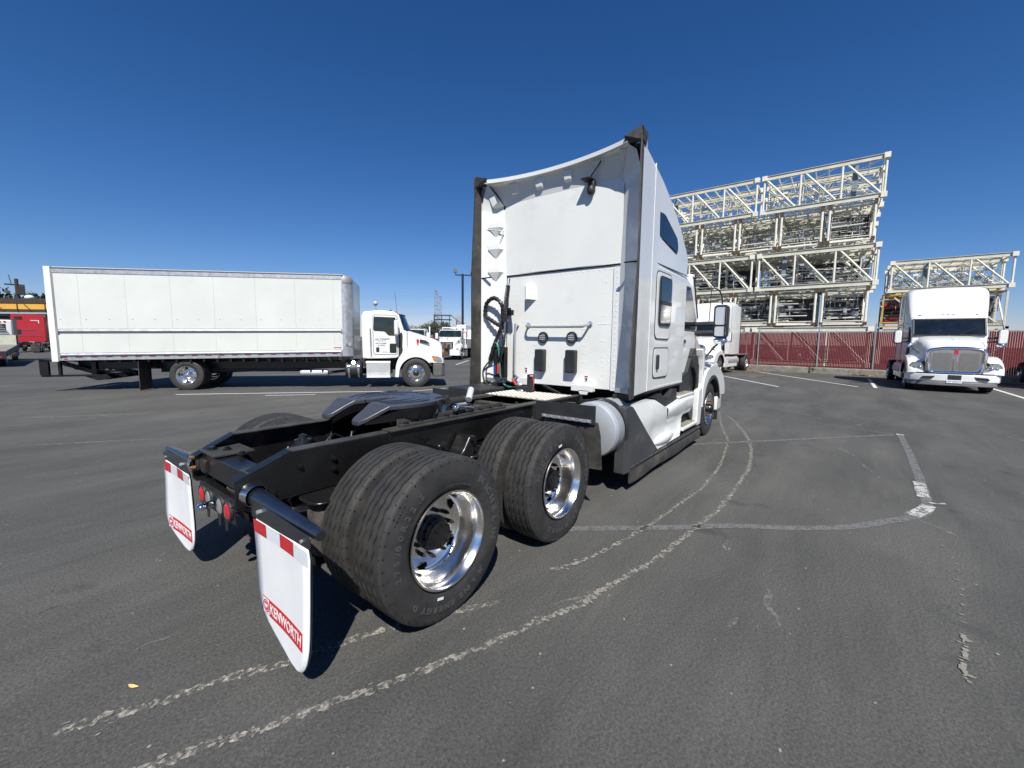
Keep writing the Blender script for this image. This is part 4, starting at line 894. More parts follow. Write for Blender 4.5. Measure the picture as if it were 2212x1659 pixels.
for s in (1, -1):
    for rad, a0, a1, cx in ((.29, 20, 150, .50), (.20, 15, 165, .46), (.36, 75, 135, .50)):
        P = [(cx+rad*1.05*cos(R(a)), s*rad*sin(R(a)), 1.2155) for a in range(a0, a1+1, 6)]; rows = []
        P = [p for p in P if p[0] > .19]
        for i, p in enumerate(P):
            d = (V(P[min(i+1, len(P)-1)])-V(P[max(0, i-1)])).normalized(); n_ = V((-d.y, d.x, 0)); rows.append([tuple(V(p)+n_*.005), tuple(V(p)+V((0, 0, .0035))), tuple(V(p)-n_*.005)])
        B.grid(rows)
me = B.mesh('grease_groove_shade', BLACK, 60); me.transform(TIL); put('grease_groove_shade', me, fwp)  # raised dark arcs; the shade of recessed grooves is put into the colour
B = MB()
for s in (1, -1): B.prism([(.66, s*.33), (.75, s*.29), (.78, s*.325), (.70, s*.36)], 1.2155, 1.219, 'XY'); B.prism([(.46, s*.36), (.56, s*.345), (.57, s*.375), (.48, s*.385)], 1.2155, 1.219, 'XY')
me = B.mesh('plate_pockets', DARKV, 0); me.transform(TIL); put('plate_pockets', me, fwp)
B = MB(); B.lathe([(1.135, .055), (1.20, .055)], (.53, 0, 0), 'Z', 16); me = B.mesh('kingpin_lock', GREASE, 30); me.transform(TIL); put('kingpin_lock', me, fwp)
me = text_mesh('FONTAINE', .045, BLACK, ext=.0012); me.transform(TIL @ frame((.80, 0, 1.2162), (0, -1, 0), (1, 0, 0))); put('cast_lettering', me, fwp)
for s in (1, -1):
    part('pivot_bracket', MB().prism([(.42, 1.048), (.78, 1.048), (.68, 1.15), (.62, 1.17), (.54, 1.15)], s*.30, s*.36), BLACK, T, bevel=.01)
    part('pivot_pin', MB().tube([(.60, s*.27, 1.13), (.60, s*.41, 1.13)], .03, 12), CHROME if s < 0 else BLACK, T)
    part('slide_rail', MB().box((.25, min(s*.28, s*.33), 1.04), (1.5, max(s*.28, s*.33), 1.075)), BLACK, T, 0, bevel=.004)
part('release_linkage', MB().tube([(.85, -.43, 1.12), (1.02, -.44, 1.11), (1.08, -.36, 1.10)], .012, 8).tube([(.80, -.44, 1.15), (.92, -.44, 1.15)], .018, 8).ball((.80, -.44, 1.13), .03, 8, 6), CHROME, T)
part('base_plate', MB().box((.30, -.34, 1.032), (1.30, .34, 1.045)), BLACK, T, 0)
part('slider_cylinder', MB().tube([(1.18, .05, 1.09), (1.38, .05, 1.09)], .045, 12).ball((1.4, .05, 1.09), .05, 10, 6), GREASE, T)
part('spool', MB().tube([(1.40, -.02, 1.10), (1.52, .06, 1.19)], .034, 12), pmat('grey_rubber_grip', (.45, .48, .48), .6, var=.2, vs=20), T)
# tread plate deck
dk = MB().prism([(2.22, .48), (2.22, -.42), (2.82, -.42), (2.82, .48)], 1.034, 1.046, 'XY')
dp = part('tread_plate_deck', dk, TREADP, T, 0, bevel=.003)
B = MB()
for i in range(17):
    for j in range(24):
        x = 2.245+i*.034; y = -.405+j*.0375; d = (.013, .009) if (i+j) % 2 else (.013, -.009)
        B.add([(x-d[0], y-d[1]-.005, 1.046), (x+d[0], y+d[1]-.005, 1.046), (x+d[0], y+d[1]+.005, 1.046), (x-d[0], y-d[1]+.005, 1.046), (x, y-.001, 1.0525), (x, y+.001, 1.0525)], [(0, 1, 4), (1, 2, 5, 4), (2, 3, 5), (3, 0, 4, 5)])
part('raised_lugs', B, LUG, dp, 0, kind='stuff')
part('deck_bolts', MB().tube([(2.24, .3, 1.046), (2.24, .3, 1.056)], .012, 6).tube([(2.24, 0, 1.046), (2.24, 0, 1.056)], .012, 6).tube([(2.24, -.3, 1.046), (2.24, -.3, 1.056)], .012, 6), GALV, dp)
# quarter fenders with bolt strip and rubber flap
for s in (-1, 1):
    P = [(s*.47, 1.075), (s*1.17, 1.085), (s*1.17, .90), (s*.47, .88)]
    q = part('quarter_fender', MB().prism(P, 1.965, 1.975, 'YZ'), BLK2, T, 0)
    part('bolt_strip', MB().box((1.950, min(s*.56, s*1.13), .915), (1.962, max(s*.56, s*1.13), .945)), GALV, q, 0)
    B = MB()
    for i in range(7): y = s*(.59+i*.085); B.tube([(1.95, y, .93), (1.935, y, .93)], .010, 6)
    part('strip_bolts', B, GALV, q, 30, kind='stuff')
    part('splash_flap', MB().prism([(s*.50, .92), (s*1.19, .92), (s*1.22, .80), (s*1.245, .46), (s*.56, .42), (s*.52, .7)], 1.985, 1.995, 'YZ'), RUB, T, 0)
for x in (0, 1.32):
    for s in (-1, 1): wheel(T, x, s*1.075, s, 'black', hi=True, letter=(20 if x == 0 else 115) if s < 0 else False, spin=0 if x == 0 else -112)
# fuel tanks
for s in (-1, 1):
    tk = part('fuel_tank', MB().lathe([(2.40, 0), (2.402, .280), (2.412, .297), (2.44, .303), (2.452, .308), (2.47, .303), (2.95, .303), (2.95, 0)], (0, s*.905, .745), 'X', 40), TANK, T, 35)
    part('tank_strap', MB().lathe([(2.60, .321), (2.60, .328), (2.68, .328), (2.68, .321)], (0, s*.905, .745), 'X', 40, close=True), BLK2, tk)
    part('tank_bracket', MB().box((2.52, min(s*.44, s*.62), .60), (2.58, max(s*.44, s*.62), 1.0)), BLACK, T, 0)
# side skirts, steps
for s in (-1, 1):
    def pz(poly, a, b_): return MB().prism(poly, s*a, s*b_)
    part('rear_skirt_panel', pz(rpoly([(2.62, 1.0), (2.79, .995), (2.86, .955), (3.30, .62), (3.76, .285), (2.80, .235), (2.60, .25)], .02), 1.10, 1.212), SKIRTB, T, bevel=.012)
    # white rear fairing: sculpted in three bands
    def sk(x, z): return 1.20-.05*max(0, min(1, (z-.72)/.26))-.05*max(0, 1-abs(z-.55)/.22)*(1 if x > 3.5 else .4)
    zs = [0, .18, .36, .5, .64, .82, 1]
    def edge(x):   # lower and upper z of the white panel at x
        lo = .95-(x-2.85)*.79 if x < 3.70 else .30; hi_ = .98 if x <= 3.66 else .98-(x-3.66)*.37
        return max(.30, lo), hi_
    rows = []
    for i in range(13):
        x = 2.86+i*(4.12-2.86)/12; lo, hi_ = edge(x); rows.append([(x, s*sk(x, lo+(hi_-lo)*q), lo+(hi_-lo)*q) for q in zs]+[(x, s*1.05, hi_+.005)])
    part('skirt_fairing', MB().grid(rows), WHITE, T, 60)
    rows = []
    for i in range(10):
        x = 4.13+i*(5.40-4.13)/9; hi_ = .80+.06*min(1, (x-4.13)/.6); lo = .30 if x < 4.80 else min(.60, .30+(x-4.80)*2.0); lo = lo if x < 4.95 else .60
        rows.append([(x, s*(1.20-.10*max(0, 1-abs(lo+(hi_-lo)*q-.52)/.2)), lo+(hi_-lo)*q) for q in zs]+[(x, s*1.17, hi_+.02), (x, s*1.05, hi_+.03)])
    part('step_fairing', MB().grid(rows), WHITE, T, 60)
    part('fairing_seam', pz([(4.118, .79), (4.132, .79), (4.132, .31), (4.118, .31)], 1.10, 1.15), DARKV, T, 0)
    part('blister_fairing', MB().ball((4.05, s*1.17, .40), (.42, .06, .075), 16, 8), WHITE, T)
    part('upper_dark_trim', pz(rpoly([(3.68, 1.0), (3.95, 1.03), (4.12, .90), (4.30, .93), (4.42, 1.05), (4.62, 1.04), (4.66, .88), (4.14, .815)], .03), 1.02, 1.15), BLK2, T, bevel=.02)
    part('sill_panel', pz([(2.9, 1.09), (5.05, 1.09), (5.05, .9), (2.9, .9)], .92, .95), BLK2, T, 0)
    us = part('upper_step', MB().box((4.66, min(s*.95, s*1.19), .885), (5.42, max(s*.95, s*1.19), .925)), WHITE, T, 0, bevel=.012)
    part('upper_step_tread', MB().box((4.70, min(s*.96, s*1.17), .926), (5.40, max(s*.96, s*1.17), .932)), TREADP, us, 0)
    B = MB()
    for i in range(9): y = s*(.975+i*.022); B.box((4.72, min(y, y+s*.008), .932), (5.38, max(y, y+s*.008), .939))
    part('tread_ridges', B, TREADP, us, 0)
    part('step_back_wall', MB().prism([(4.9, .88), (5.45, .88), (5.95, .95), (5.95, .34), (4.9, .34)], s*.90, s*.93), BLK2, T, 0)
    ls = part('lower_step', MB().box((4.86, min(s*.94, s*1.21), .365), (5.70, max(s*.94, s*1.21), .415)), WHITE, T, 0, bevel=.012)
    part('lower_step_tread', MB().box((4.92, min(s*.96, s*1.18), .416), (5.66, max(s*.96, s*1.18), .422)), TREADP, ls, 0)
    B = MB()
    for i in range(10): y = s*(.97+i*.022); B.box((4.94, min(y, y+s*.008), .422), (5.64, max(y, y+s*.008), .430))
    part('tread_ridges', B, TREADP, ls, 0)
    part('front_skirt_leg', pz(rpoly([(5.74, .92), (5.84, .95), (5.95, .95), (5.96, .60), (5.92, .32), (5.70, .32), (5.70, .6)], .03), 1.10, 1.195), WHITE, T, bevel=.015)
    part('dark_riser', pz([(5.36, .93), (5.62, .93), (5.74, .42), (5.62, .42), (5.34, .64)], .95, 1.12), BLK2, T, 0)
    for a, b_ in ((2.79, 4.09), (4.12, 5.85)):
        B = MB(); prof = [(1.19, .32), (1.225, .285), (1.20, .245), (1.225, .20), (1.215, .10), (1.20, .10), (1.195, .20), (1.18, .25)]
        rows = [[(a+(b_-a)*t, s*p[0], p[1]-.012*sin(t*7)*(p[1] < .15)) for p in prof] for t in [i/10 for i in range(11)]]
        B.grid(rows, closed=True); B.f += [tuple(range(8)), tuple(80+i for i in range(8))]; part('rubber_skirt', B, RUB, T, 40)
    part('bright_skirt_strip', pz([(3.7, .31), (5.85, .32), (5.85, .295), (3.7, .285)], 1.19, 1.204), BLK2, T, 0)
    part('underbody_shade_block', MB().box((2.9, min(s*.5, s*1.08), .36), (5.85, max(s*.5, s*1.08), .84)), DARKV, T, 0)  # added dark block, stands in for the shade behind the skirt panels
    part('cowl_vent_panel', pz(rpoly([(5.62, 1.52), (5.80, 1.50), (5.92, 1.30), (5.95, .95), (5.85, .90), (5.78, 1.15), (5.62, 1.30)], .03), 1.03, 1.13), BLK2, T, bevel=.01)
    B = MB()
    for i in range(14): z = .96+i*.04; B.box((5.72-.08*(i > 9), min(s*1.13, s*1.14), z), (5.90-.06*(i > 9), max(s*1.13, s*1.14), z+.015))
    part('vent_louvres', B, RUB, T, 0)
    part('hood_rear_edge', pz(rpoly([(5.90, 1.62), (6.05, 1.58), (6.10, 1.25), (6.05, .95), (5.97, .95), (5.99, 1.25), (5.96, 1.45)], .03), .98, 1.18), WHITE, T, bevel=.02)
    part('front_splash_flap', MB().box((7.16, min(s*.75, s*1.20), .22), (7.18, max(s*.75, s*1.20), .78)), BLK2, T, 0)
tractor_front(T, 'slope', True)
# ---- rear wall of the sleeper
def xuw(y, z): return 3.085-.012*max(0, cos(pi*(y+.02)/1.84))-.02*min(1, max(0, (z-2.645)/.9))
lipz = lambda y: 3.878+.022*(y/1.0)**2
lx = lambda y: .125*max(0, 1-(y/1.03)**2)**.85
xw = lambda z: 3.10 if z < 2.6 else 3.10-.035*max(0, z-2.63)
rows = []
for z in (1.12, 1.8, 2.622): rows.append([(3.10, y, z) for y in (-.88, -.5, 0, .5, .84)])
part('lower_rear_wall', MB().grid(rows), WALLW, T)
rows = []
for i in range(9):
    z = 2.645+i*(3.62-2.645)/8; rows.append([(xuw(y, z), y, z) for y in [-.90+1.76*k/16 for k in range(17)]])
part('upper_rear_wall', MB().grid(rows), WALLW, T, 60)
part('wall_seam', MB().box((3.088, -.90, 2.622), (3.11, .86, 2.636)), DARKV, T, 0); part('seam_flange', MB().box((3.080, -.90, 2.6365), (3.12, .86, 2.650)), WALLW, T, 0)
part('wall_edge_strip', MB().box((3.085, -.885, 1.11), (3.099, -.80, 2.60)), WHITE, T, 0, bevel=.002)
for s in (-1, 1):
    yi = .88 if s < 0 else .84
    B = MB().grid([[(2.90, s*1.165, z), (3.0, s*1.03, z), (3.085, s*yi, z)] for z in (1.10, 1.8, 2.6, 3.1, 3.55)])
    part('inner_fairing', B, WHITE, T, 40)
    part('fairing_seam', MB().box((2.9, min(s*1.0, s*1.165), 2.60), (2.93, max(s*1.0, s*1.165), 2.612)), DARKV, T, 0)
    part('extender_panel', MB().grid([[(2.885, s*1.187, z), (2.95, s*1.181, z), (3.01, s*1.176, z)] for z in (1.10, 1.9, 2.7, 3.5, 3.93)]), WHITE, T, 60)
    # rubber edge flap
    B = MB(); rows = []
    for i in range(15):
        z = 1.07+i*(3.88-1.07)/14; ye = 1.215-.012*sin(i*.6); rows.append([(2.90, s*1.185, z), (2.71+.006*i, s*(ye+.004), z), (2.705+.006*i, s*(ye-.014), z), (2.90, s*1.165, z)])
    B.grid(rows, closed=True); B.f += [(0, 1, 2, 3), (56, 57, 58, 59)]; part('rubber_edge', B, RUB, T, 40)
    # corner cap
    B = MB().add([(2.79, s*1.217, 3.83), (2.78, s*1.217, 3.955), (2.80, s*1.19, 3.985), (2.79, s*1.0, 3.925), (2.82, s*1.0, 3.865), (2.95, s*1.19, 3.83), (2.98, s*1.195, 3.96), (2.98, s*1.0, 3.945), (2.97, s*1.0, 3.865), (2.88, s*1.13, 3.86)],
                 [(0, 1, 6, 5), (1, 2, 6), (2, 7, 6), (2, 3, 7), (3, 4, 8, 7), (0, 5, 9), (0, 9, 4, 3), (0, 3, 2, 1), (4, 9, 8)])
    part('rubber_corner_cap', B, RUB, T, 0)
    part('lower_rivet_strip', MB().box((2.93, min(s*.93, s*1.10), 1.115), (2.95, max(s*.93, s*1.10), 1.17)), GALV, T, 0)
# roof lip and cove
ys = [-1.03+2.06*k/20 for k in range(21)]
rows = [[(3.06, y, lipz(y)+.03) for y in ys], [(2.835+lx(y), y, lipz(y)+.022) for y in ys], [(2.81+lx(y), y, lipz(y)+.008) for y in ys], [(2.81+lx(y), y, lipz(y)-.038) for y in ys], [(2.855+lx(y)*.9, y, lipz(y)-.045) for y in ys]]
part('roof_lip', MB().grid(rows), WHITE, T, 50)
def cz(y, t): return lipz(y)-.045+(3.60-(lipz(y)-.045))*t
rows = [[(2.855+lx(y)*.9+(xuw(y*.86, 3.6)-2.853-lx(y)*.9)*t**.8, y*(1-.14*t), cz(y, t**1.6)) for y in ys] for t in (0, .2, .4, .6, .8, 1)]
part('roof_cove', MB().grid(rows), WHITE, T, 60)
for s in (-1, 1):
    B = MB(); B.grid([[(2.86, s*1.02, lipz(1.02)-.04), (2.90, s*1.10, 3.80), (2.90, s*1.165, 3.56)], [(3.0, s*.92, 3.68), (3.0, s*1.0, 3.60), (3.0, s*1.03, 3.50)], [(3.05, s*.88, 3.60), (3.08, s*.9, 3.5), (3.09, s*.88, 3.45)]])
    part('cove_corner', B, WHITE, T, 60)
for y in (.66, .25, -.18, -.61, -.97):
    B = MB(); w = .045; zt = lipz(y)-.05
    xx_ = xuw(y, 3.6); B.add([(2.875+lx(y)*.85, y-w*1.5, zt-.012), (2.875+lx(y)*.85, y+w*1.5, zt-.012), (xx_-.06, y-w, zt-.12), (xx_-.06, y+w, zt-.12), (xx_, y-w*1.4, zt-.15), (xx_, y+w*1.4, zt-.15), (xx_, y-w*1.8, zt-.04), (xx_, y+w*1.8, zt-.04)], [(0, 1, 3, 2), (2, 3, 5, 4), (0, 2, 4, 6), (1, 7, 5, 3)])
    part('roof_bracket', B, WHITE, T, 0, bevel=.008)
for s in (1,):
    B = MB(); B.add([(2.93, s*1.06, 3.72), (2.93, s*.98, 3.78), (2.95, s*1.0, 3.58), (2.95, s*.92, 3.62), (3.04, s*1.0, 3.56), (3.04, s*.86, 3.6)], [(0, 1, 3, 2), (2, 3, 5, 4)]); part('corner_bracket', B, WHITE, T, 0)
    for z in (3.32, 3.02, 2.70):
        B = MB().add([(2.94, s*1.08, z+.05), (2.99, s*.90, z+.05), (3.08, s*.88, z+.05), (3.02, s*1.05, z+.05), (2.94, s*1.08, z-.015), (2.99, s*.90, z-.015), (3.08, s*.88, z-.015), (3.02, s*1.05, z-.015), (3.02, s*.99, z-.15)],
                     [(0, 1, 2, 3), (0, 4, 5, 1), (1, 5, 6, 2), (4, 8, 5), (5, 8, 6), (4, 7, 8), (0, 3, 7, 4)])
        part('fairing_shelf_bracket', B, WHITE, T, 0, bevel=.006)
part('wire_stay', MB().tube([(2.93, 1.16, 3.30), (3.03, .86, 3.25), (3.0, 1.0, 2.93), (2.92, 1.17, 3.16)], .010, 6), WHITE, T)
# rivets on the lower wall
B = MB()
def rv(y, z, x=3.10, r=.0078): B.ball((x-.001, y, z), (.004, r, r), 6, 4)
for i in range(22): rv(.78-i*.077, 2.585); 
for i in range(15): rv(.70-i*.105, 1.135)
for i in range(22): rv(-.845, 1.16+i*.066, 3.085)
for z in (2.44, 2.31, 2.03, 1.93, 1.72, 1.52, 1.40, 1.30, 1.23):
    for y in (-.66, -.70): rv(y, z)
    if z > 2: rv(.52, z-.05); rv(.48, z-.05)
for z in (1.87, 1.75, 1.66, 1.56, 1.45, 1.33):
    for y in (.36, .33, -.395, -.43): rv(y, z)
for z in (1.93,):
    for k in range(7): rv(.35-k*.12, z)
    for k in range(5): rv(-.62-k*.035, z)
for z in (1.55, 1.47):
    for y in (.62, .54, -.60, -.68, -.76): rv(y, z)
for z in (2.2, 2.08): rv(-.79, z)
for i in range(20): rv(.70, 1.2+i*.068)
part('rivets', B, WALLW, T, 60, kind='stuff')
# furniture on the wall
gr = part('grab_bar', MB().tube(bez([(3.10, .45, 1.93), (3.03, .44, 1.925), (3.0, .40, 1.91), (3.0, .3, 1.90), (3.0, -.38, 1.895), (3.0, -.46, 1.90), (3.03, -.49, 1.92), (3.10, -.50, 1.93)], 28), .016, 10), BAR, T)
for y in (.45, -.50): part('bar_foot', MB().tube([(3.099, y, 1.93), (3.085, y, 1.93)], .034, 14), CHROME, gr)
for y in (.20, -.245):
    v_ = part('round_vent', MB().lathe([(3.098, .078), (3.075, .076), (3.072, .062), (3.085, .058)], (0, y, 1.76), 'X', 28), BLK2, T)
    part('vent_face', MB().lathe([(3.085, .06), (3.083, 0)], (0, y, 1.76), 'X', 24), GALV, v_)
    for z in (-.032, -.008, .016): part('vent_slat', MB().box((3.062, y-.046, 1.76+z), (3.078, y+.046, 1.772+z)), CHROME, v_, 0)
for y in (.22, -.26):
    part('rubber_bumper', MB().prism(rrect(y-.075, 1.30, y+.075, 1.60, .02), 3.02, 3.099, 'YZ'), BLK2, T, bevel=.014, seg=3)
part('vertical_grab_rail', MB().tube(bez([(3.10, .63, 1.93), (3.04, .63, 1.93), (3.02, .63, 1.88), (3.02, .635, 1.3), (3.04, .635, 1.22), (3.10, .635, 1.2)], 20), .017, 8), BAR, T)
part('air_pipe', MB().tube([(2.98, 1.09, 1.15), (2.98, 1.09, 2.62), (3.02, 1.07, 2.66), (3.06, 1.04, 2.64)], .016, 8), BAR, T)
part('cab_mount_bracket', MB().box((3.0, -.60, 1.08), (3.09, -.30, 1.16)).prism([(-.56, 1.10), (-.40, 1.10), (-.43, 1.04), (-.53, 1.04)], 3.0, 3.02, 'YZ'), WHITE, T, 0, bevel=.006)
part('cab_mount_bracket', MB().box((3.0, .36, 1.10), (3.09, .52, 1.20)), WHITE, T, 0, bevel=.006)
for y, z in ((.48, 1.30), (-.47, 1.24)):
    l = part('warning_label', MB().box((3.092, y-.022, z-.035), (3.0985, y+.022, z+.035)), REFW, T, 0); part('label_stripe', MB().box((3.090, y-.022, z+.015), (3.092, y+.022, z+.035)), REDP, l, 0); part('label_print', MB().box((3.090, y-.014, z-.028), (3.092, y+.014, z+.005)), INK, l, 0)
# scoop bracket, hose spring, coiled hoses
part('scoop_bracket', MB().add([(3.10, .53, 2.47), (2.99, .43, 2.46), (3.10, .33, 2.45), (3.10, .53, 2.27), (2.99, .43, 2.28), (3.10, .33, 2.27), (3.10, .36, 2.42), (3.10, .36, 2.30)], [(0, 1, 4, 3), (1, 2, 5, 4), (0, 2, 1), (3, 4, 5)]), WHITE, T, 0, bevel=.004)
part('hose_hanger_arm', MB().bar((3.08, .78, 2.10), (2.94, .62, 2.10), .04, .07).bar((3.08, .95, 2.12), (2.94, .66, 2.12), .03, .09), BLACK, T, 0)
sp = MB(); sp.tube([(2.90, .66, 2.47), (2.88, .70, 1.97)], .020, 8); hx = [(2.89+.03*cos(k*1.1)-.0002*k, .66+.04*k/190+.03*sin(k*1.1), 2.47-.5*k/190) for k in range(190)]; sp.tube(hx, .006, 5)
part('hose_tender_spring', sp, BLK2, T); part('spring_hook', MB().tube(bez([(2.9, .66, 2.47), (2.9, .64, 2.52), (2.92, .66, 2.57), (2.95, .69, 2.53), (2.92, .67, 2.5)], 14), .006, 6).tube([(2.88, .70, 1.97), (2.88, .71, 1.80)], .005, 5), CHROME, T)
text('spring_lettering', 'TECTRAN', .062, REFW, T, frame((2.858, .685, 2.22), (0, .05, 1), (0, 1, 0)), ext=.001, off=.002, sx=1.1)
def wrap(pts, r, mat, nm):
    C = bez(pts, 60); o_ = part(nm, MB().tube(C, r, 9), mat, T); B = MB(); acc = 0; nxt = 0
    for i in range(len(C)-1):
        d = (C[i+1]-C[i]); acc += d.length
        if acc > nxt: nxt += r*2.2; B.tube([C[i]-d.normalized()*r*.45, C[i]+d.normalized()*r*.45], r*1.22, 8)
    part('spiral_wrap', B, BLACK, o_, kind='stuff'); return o_
wrap([(2.95, .80, 1.90), (2.92, .95, 1.98), (2.90, 1.08, 2.08), (2.90, 1.06, 2.24), (2.90, .92, 2.31), (2.92, .80, 2.22), (2.94, .79, 2.06), (2.93, .80, 1.92), (2.92, .92, 1.66), (2.93, 1.02, 1.42)], .026, BLK2, 'wrapped_hose_bundle')
wrap([(2.92, .80, 1.90), (2.88, .73, 1.78), (2.88, .73, 1.62), (2.90, .82, 1.45), (2.92, .90, 1.36)], .020, RUB, 'wrapped_hose_bundle')
for pts, mt, r, nm in (([(2.92, .90, 1.36), (2.9, 1.05, 1.30), (2.9, 1.05, 1.15), (2.88, .95, 1.10), (2.85, .80, 1.12), (2.8, .66, 1.18), (2.78, .50, 1.14), (2.75, .42, 1.17)], BLK2, .010, 'air_hose'), ([(2.93, 1.02, 1.42), (2.9, 1.12, 1.28), (2.9, 1.10, 1.14), (2.88, .98, 1.05), (2.86, .85, 1.10)], BLK2, .011, 'air_hose'),
    ([(2.92, .83, 1.50), (2.9, .84, 1.34), (2.9, .80, 1.22), (2.86, .70, 1.12), (2.82, .60, 1.16)], BLK2, .009, 'air_hose'), ([(2.92, .98, 1.60), (2.9, .88, 1.68), (2.9, .83, 1.58), (2.92, .82, 1.32), (2.92, .80, 1.17), (2.90, .71, 1.085), (2.85, .56, 1.07), (2.78, .40, 1.09)], GREENH, .013, 'electrical_cable'),
    ([(2.90, .84, 1.38), (2.90, .84, 1.24)], REDHOSE, .018, 'red_air_hose'), ([(2.90, .90, 1.36), (2.90, .90, 1.22)], BLUEH, .018, 'blue_air_hose'), ([(2.75, .46, 1.20), (2.73, .38, 1.12)], REDHOSE, .016, 'red_air_hose'), ([(2.76, .41, 1.19), (2.74, .35, 1.12)], BLUEH, .013, 'blue_air_hose')):
    part(nm, MB().tube(bez(pts, 30), r, 8), mt, T)
part('hose_storage_bracket', MB().box((2.97, .78, 1.18), (3.05, .98, 1.62)).tube([(2.93, .90, 1.40), (2.93, .90, 1.58)], .035, 12).tube([(2.93, .83, 1.40), (2.93, .83, 1.60)], .035, 12), BLACK, T, bevel=.006)
part('gladhand_stand', MB().box((2.68, .10, 1.03), (2.76, .17, 1.28)).box((2.68, .17, 1.06), (2.75, .36, 1.12)), BLK2, T, 0, bevel=.008)
part('gladhand', MB().ball((2.71, .30, 1.14), (.04, .05, .03), 12, 6).tube([(2.70, .36, 1.03), (2.70, .26, 1.06)], .028, 12).ball((2.69, .25, 1.05), (.035, .03, .03), 10, 6), GALV, T)
part('red_cap', MB().tube([(2.67, .11, 1.26), (2.69, .075, 1.26)], .013, 10).tube(bez([(2.68, .075, 1.25), (2.68, .06, 1.15), (2.7, .09, 1.08)], 8), .004, 5), pmat('pink_red_plastic', (.6, .12, .13), .4), T)
part('rear_deck_box', MB().box((2.28, .62, .80), (2.80, 1.22, 1.075)), BLK2, T, 0, bevel=.02); part('cab_crossbar', MB().tube([(2.95, -.30, .98), (2.95, .10, 1.12)], .02, 8).tube([(2.95, -.32, .99), (2.95, -.34, .86)], .03, 8), BLACK, T)
for y in (-.42, .42): part('cab_shock', MB().tube([(3.05, y, .70), (3.05, y, 1.08)], .035, 10).tube([(3.05, y, .70), (3.05, y, .92)], .045, 10), BLACK, T)
B = MB(); rr_ = random.Random(9)
for i in range(60):
    x0 = rr_.uniform(2.0, 3.4); y0 = rr_.uniform(-.35, .35); z0 = rr_.uniform(.72, .98); B.tube([(x0, y0, z0), (x0+rr_.uniform(-.25, .25), y0+rr_.uniform(-.2, .2), z0+rr_.uniform(-.12, .06))], rr_.uniform(.008, .03), 6)
part('hoses_and_fittings', B, GREASE, T, 40, kind='stuff'); part('transmission_housing', MB().tube([(2.2, 0, .72), (3.6, 0, .75)], [.06, .2], 14), GREASE, T)
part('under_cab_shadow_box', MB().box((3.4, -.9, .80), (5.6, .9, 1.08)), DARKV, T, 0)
# roof camera / light on the rear wall
cl = part('cargo_lamp_mount', MB().cb((3.03, -.50, 3.57), (.06, .08, .12)).ball((3.01, -.497, 3.525), (.04, .05, .06), 10, 6), BLK2, T, bevel=.01)
part('lamp_cap', MB().cb((2.97, -.475, 3.640), (.13, .13, .022)), BLK2, cl, bevel=.01); part('wiper_like_antenna', MB().tube([(2.97, -.50, 3.645), (2.94, -.66, 3.80)], .008, 6), BLK2, cl)
# side glass, hatch doors
w1 = rpoly([(3.66, 3.33), (3.90, 3.31), (4.38, 3.14), (4.44, 3.03), (4.40, 2.955), (3.68, 3.035)], .03)
side_panel(T, 'porthole_gasket', inset(w1, -.028), BLK2, 1.105, .016); side_panel(T, 'roof_side_window', w1, GLASS, 1.110, .016)
for (a, b_, c_, d_, r) in ((3.63, 1.745, 4.25, 2.62, .09), (3.62, 1.24, 4.23, 1.645, .07)):
    o_ = rrect(a, b_, c_, d_, r); i_ = rrect(a+.022, b_+.016, c_-.022, d_-.016, r-.01)
    side_panel(T, 'hatch_seam', o_, BLK2, 1.114, .014); side_panel(T, 'hatch_door', i_, WHITE, 1.114, .019, bevel=.002)
w2 = rrect(3.76, 1.95, 4.17, 2.53, .05); side_panel(T, 'window_gasket', rrect(3.73, 1.92, 4.20, 2.56, .07), BLK2, 1.13, .018); side_panel(T, 'sleeper_window', w2, GLASS, 1.135, .018)
side_panel(T, 'window_divider', [(3.76, 2.20), (4.17, 2.20), (4.17, 2.245), (3.76, 2.245)], BLK2, 1.15, .012)
side_panel(T, 'hatch_handle', rrect(3.72, 1.36, 3.79, 1.55, .025), BLK2, 1.134, .022)
for s in (-1, 1):
    part('side_seam', MB().prism([(3.42, 2.69), (5.03, 2.70), (5.03, 2.712), (3.42, 2.702)], s*1.118, s*1.124), BLK2, T, 0); part('extender_seam', MB().prism([(3.43, 1.10), (3.442, 1.10), (3.442, 3.82), (3.43, 3.82)], s*1.125, s*1.136), WHITE, T, 0)
    part('lower_body_trim', MB().prism([(2.90, 1.10), (5.0, 1.10), (5.0, 1.075), (2.90, 1.07)], s*1.09, s*1.125), BLK2, T, 0)
B = MB()
for s in (-1, 1):
    for i in range(26): B.ball((3.52+i*.058, s*1.122, 2.655), (.008, .005, .008), 6, 4); B.ball((3.52+i*.058, s*1.122, 1.125), (.008, .005, .008), 6, 4)
    for i in range(24): B.ball((3.50, s*1.124, 1.14+i*.065), (.008, .005, .008), 6, 4)
part('side_rivets', B, WHITE, T, 60, kind='stuff')
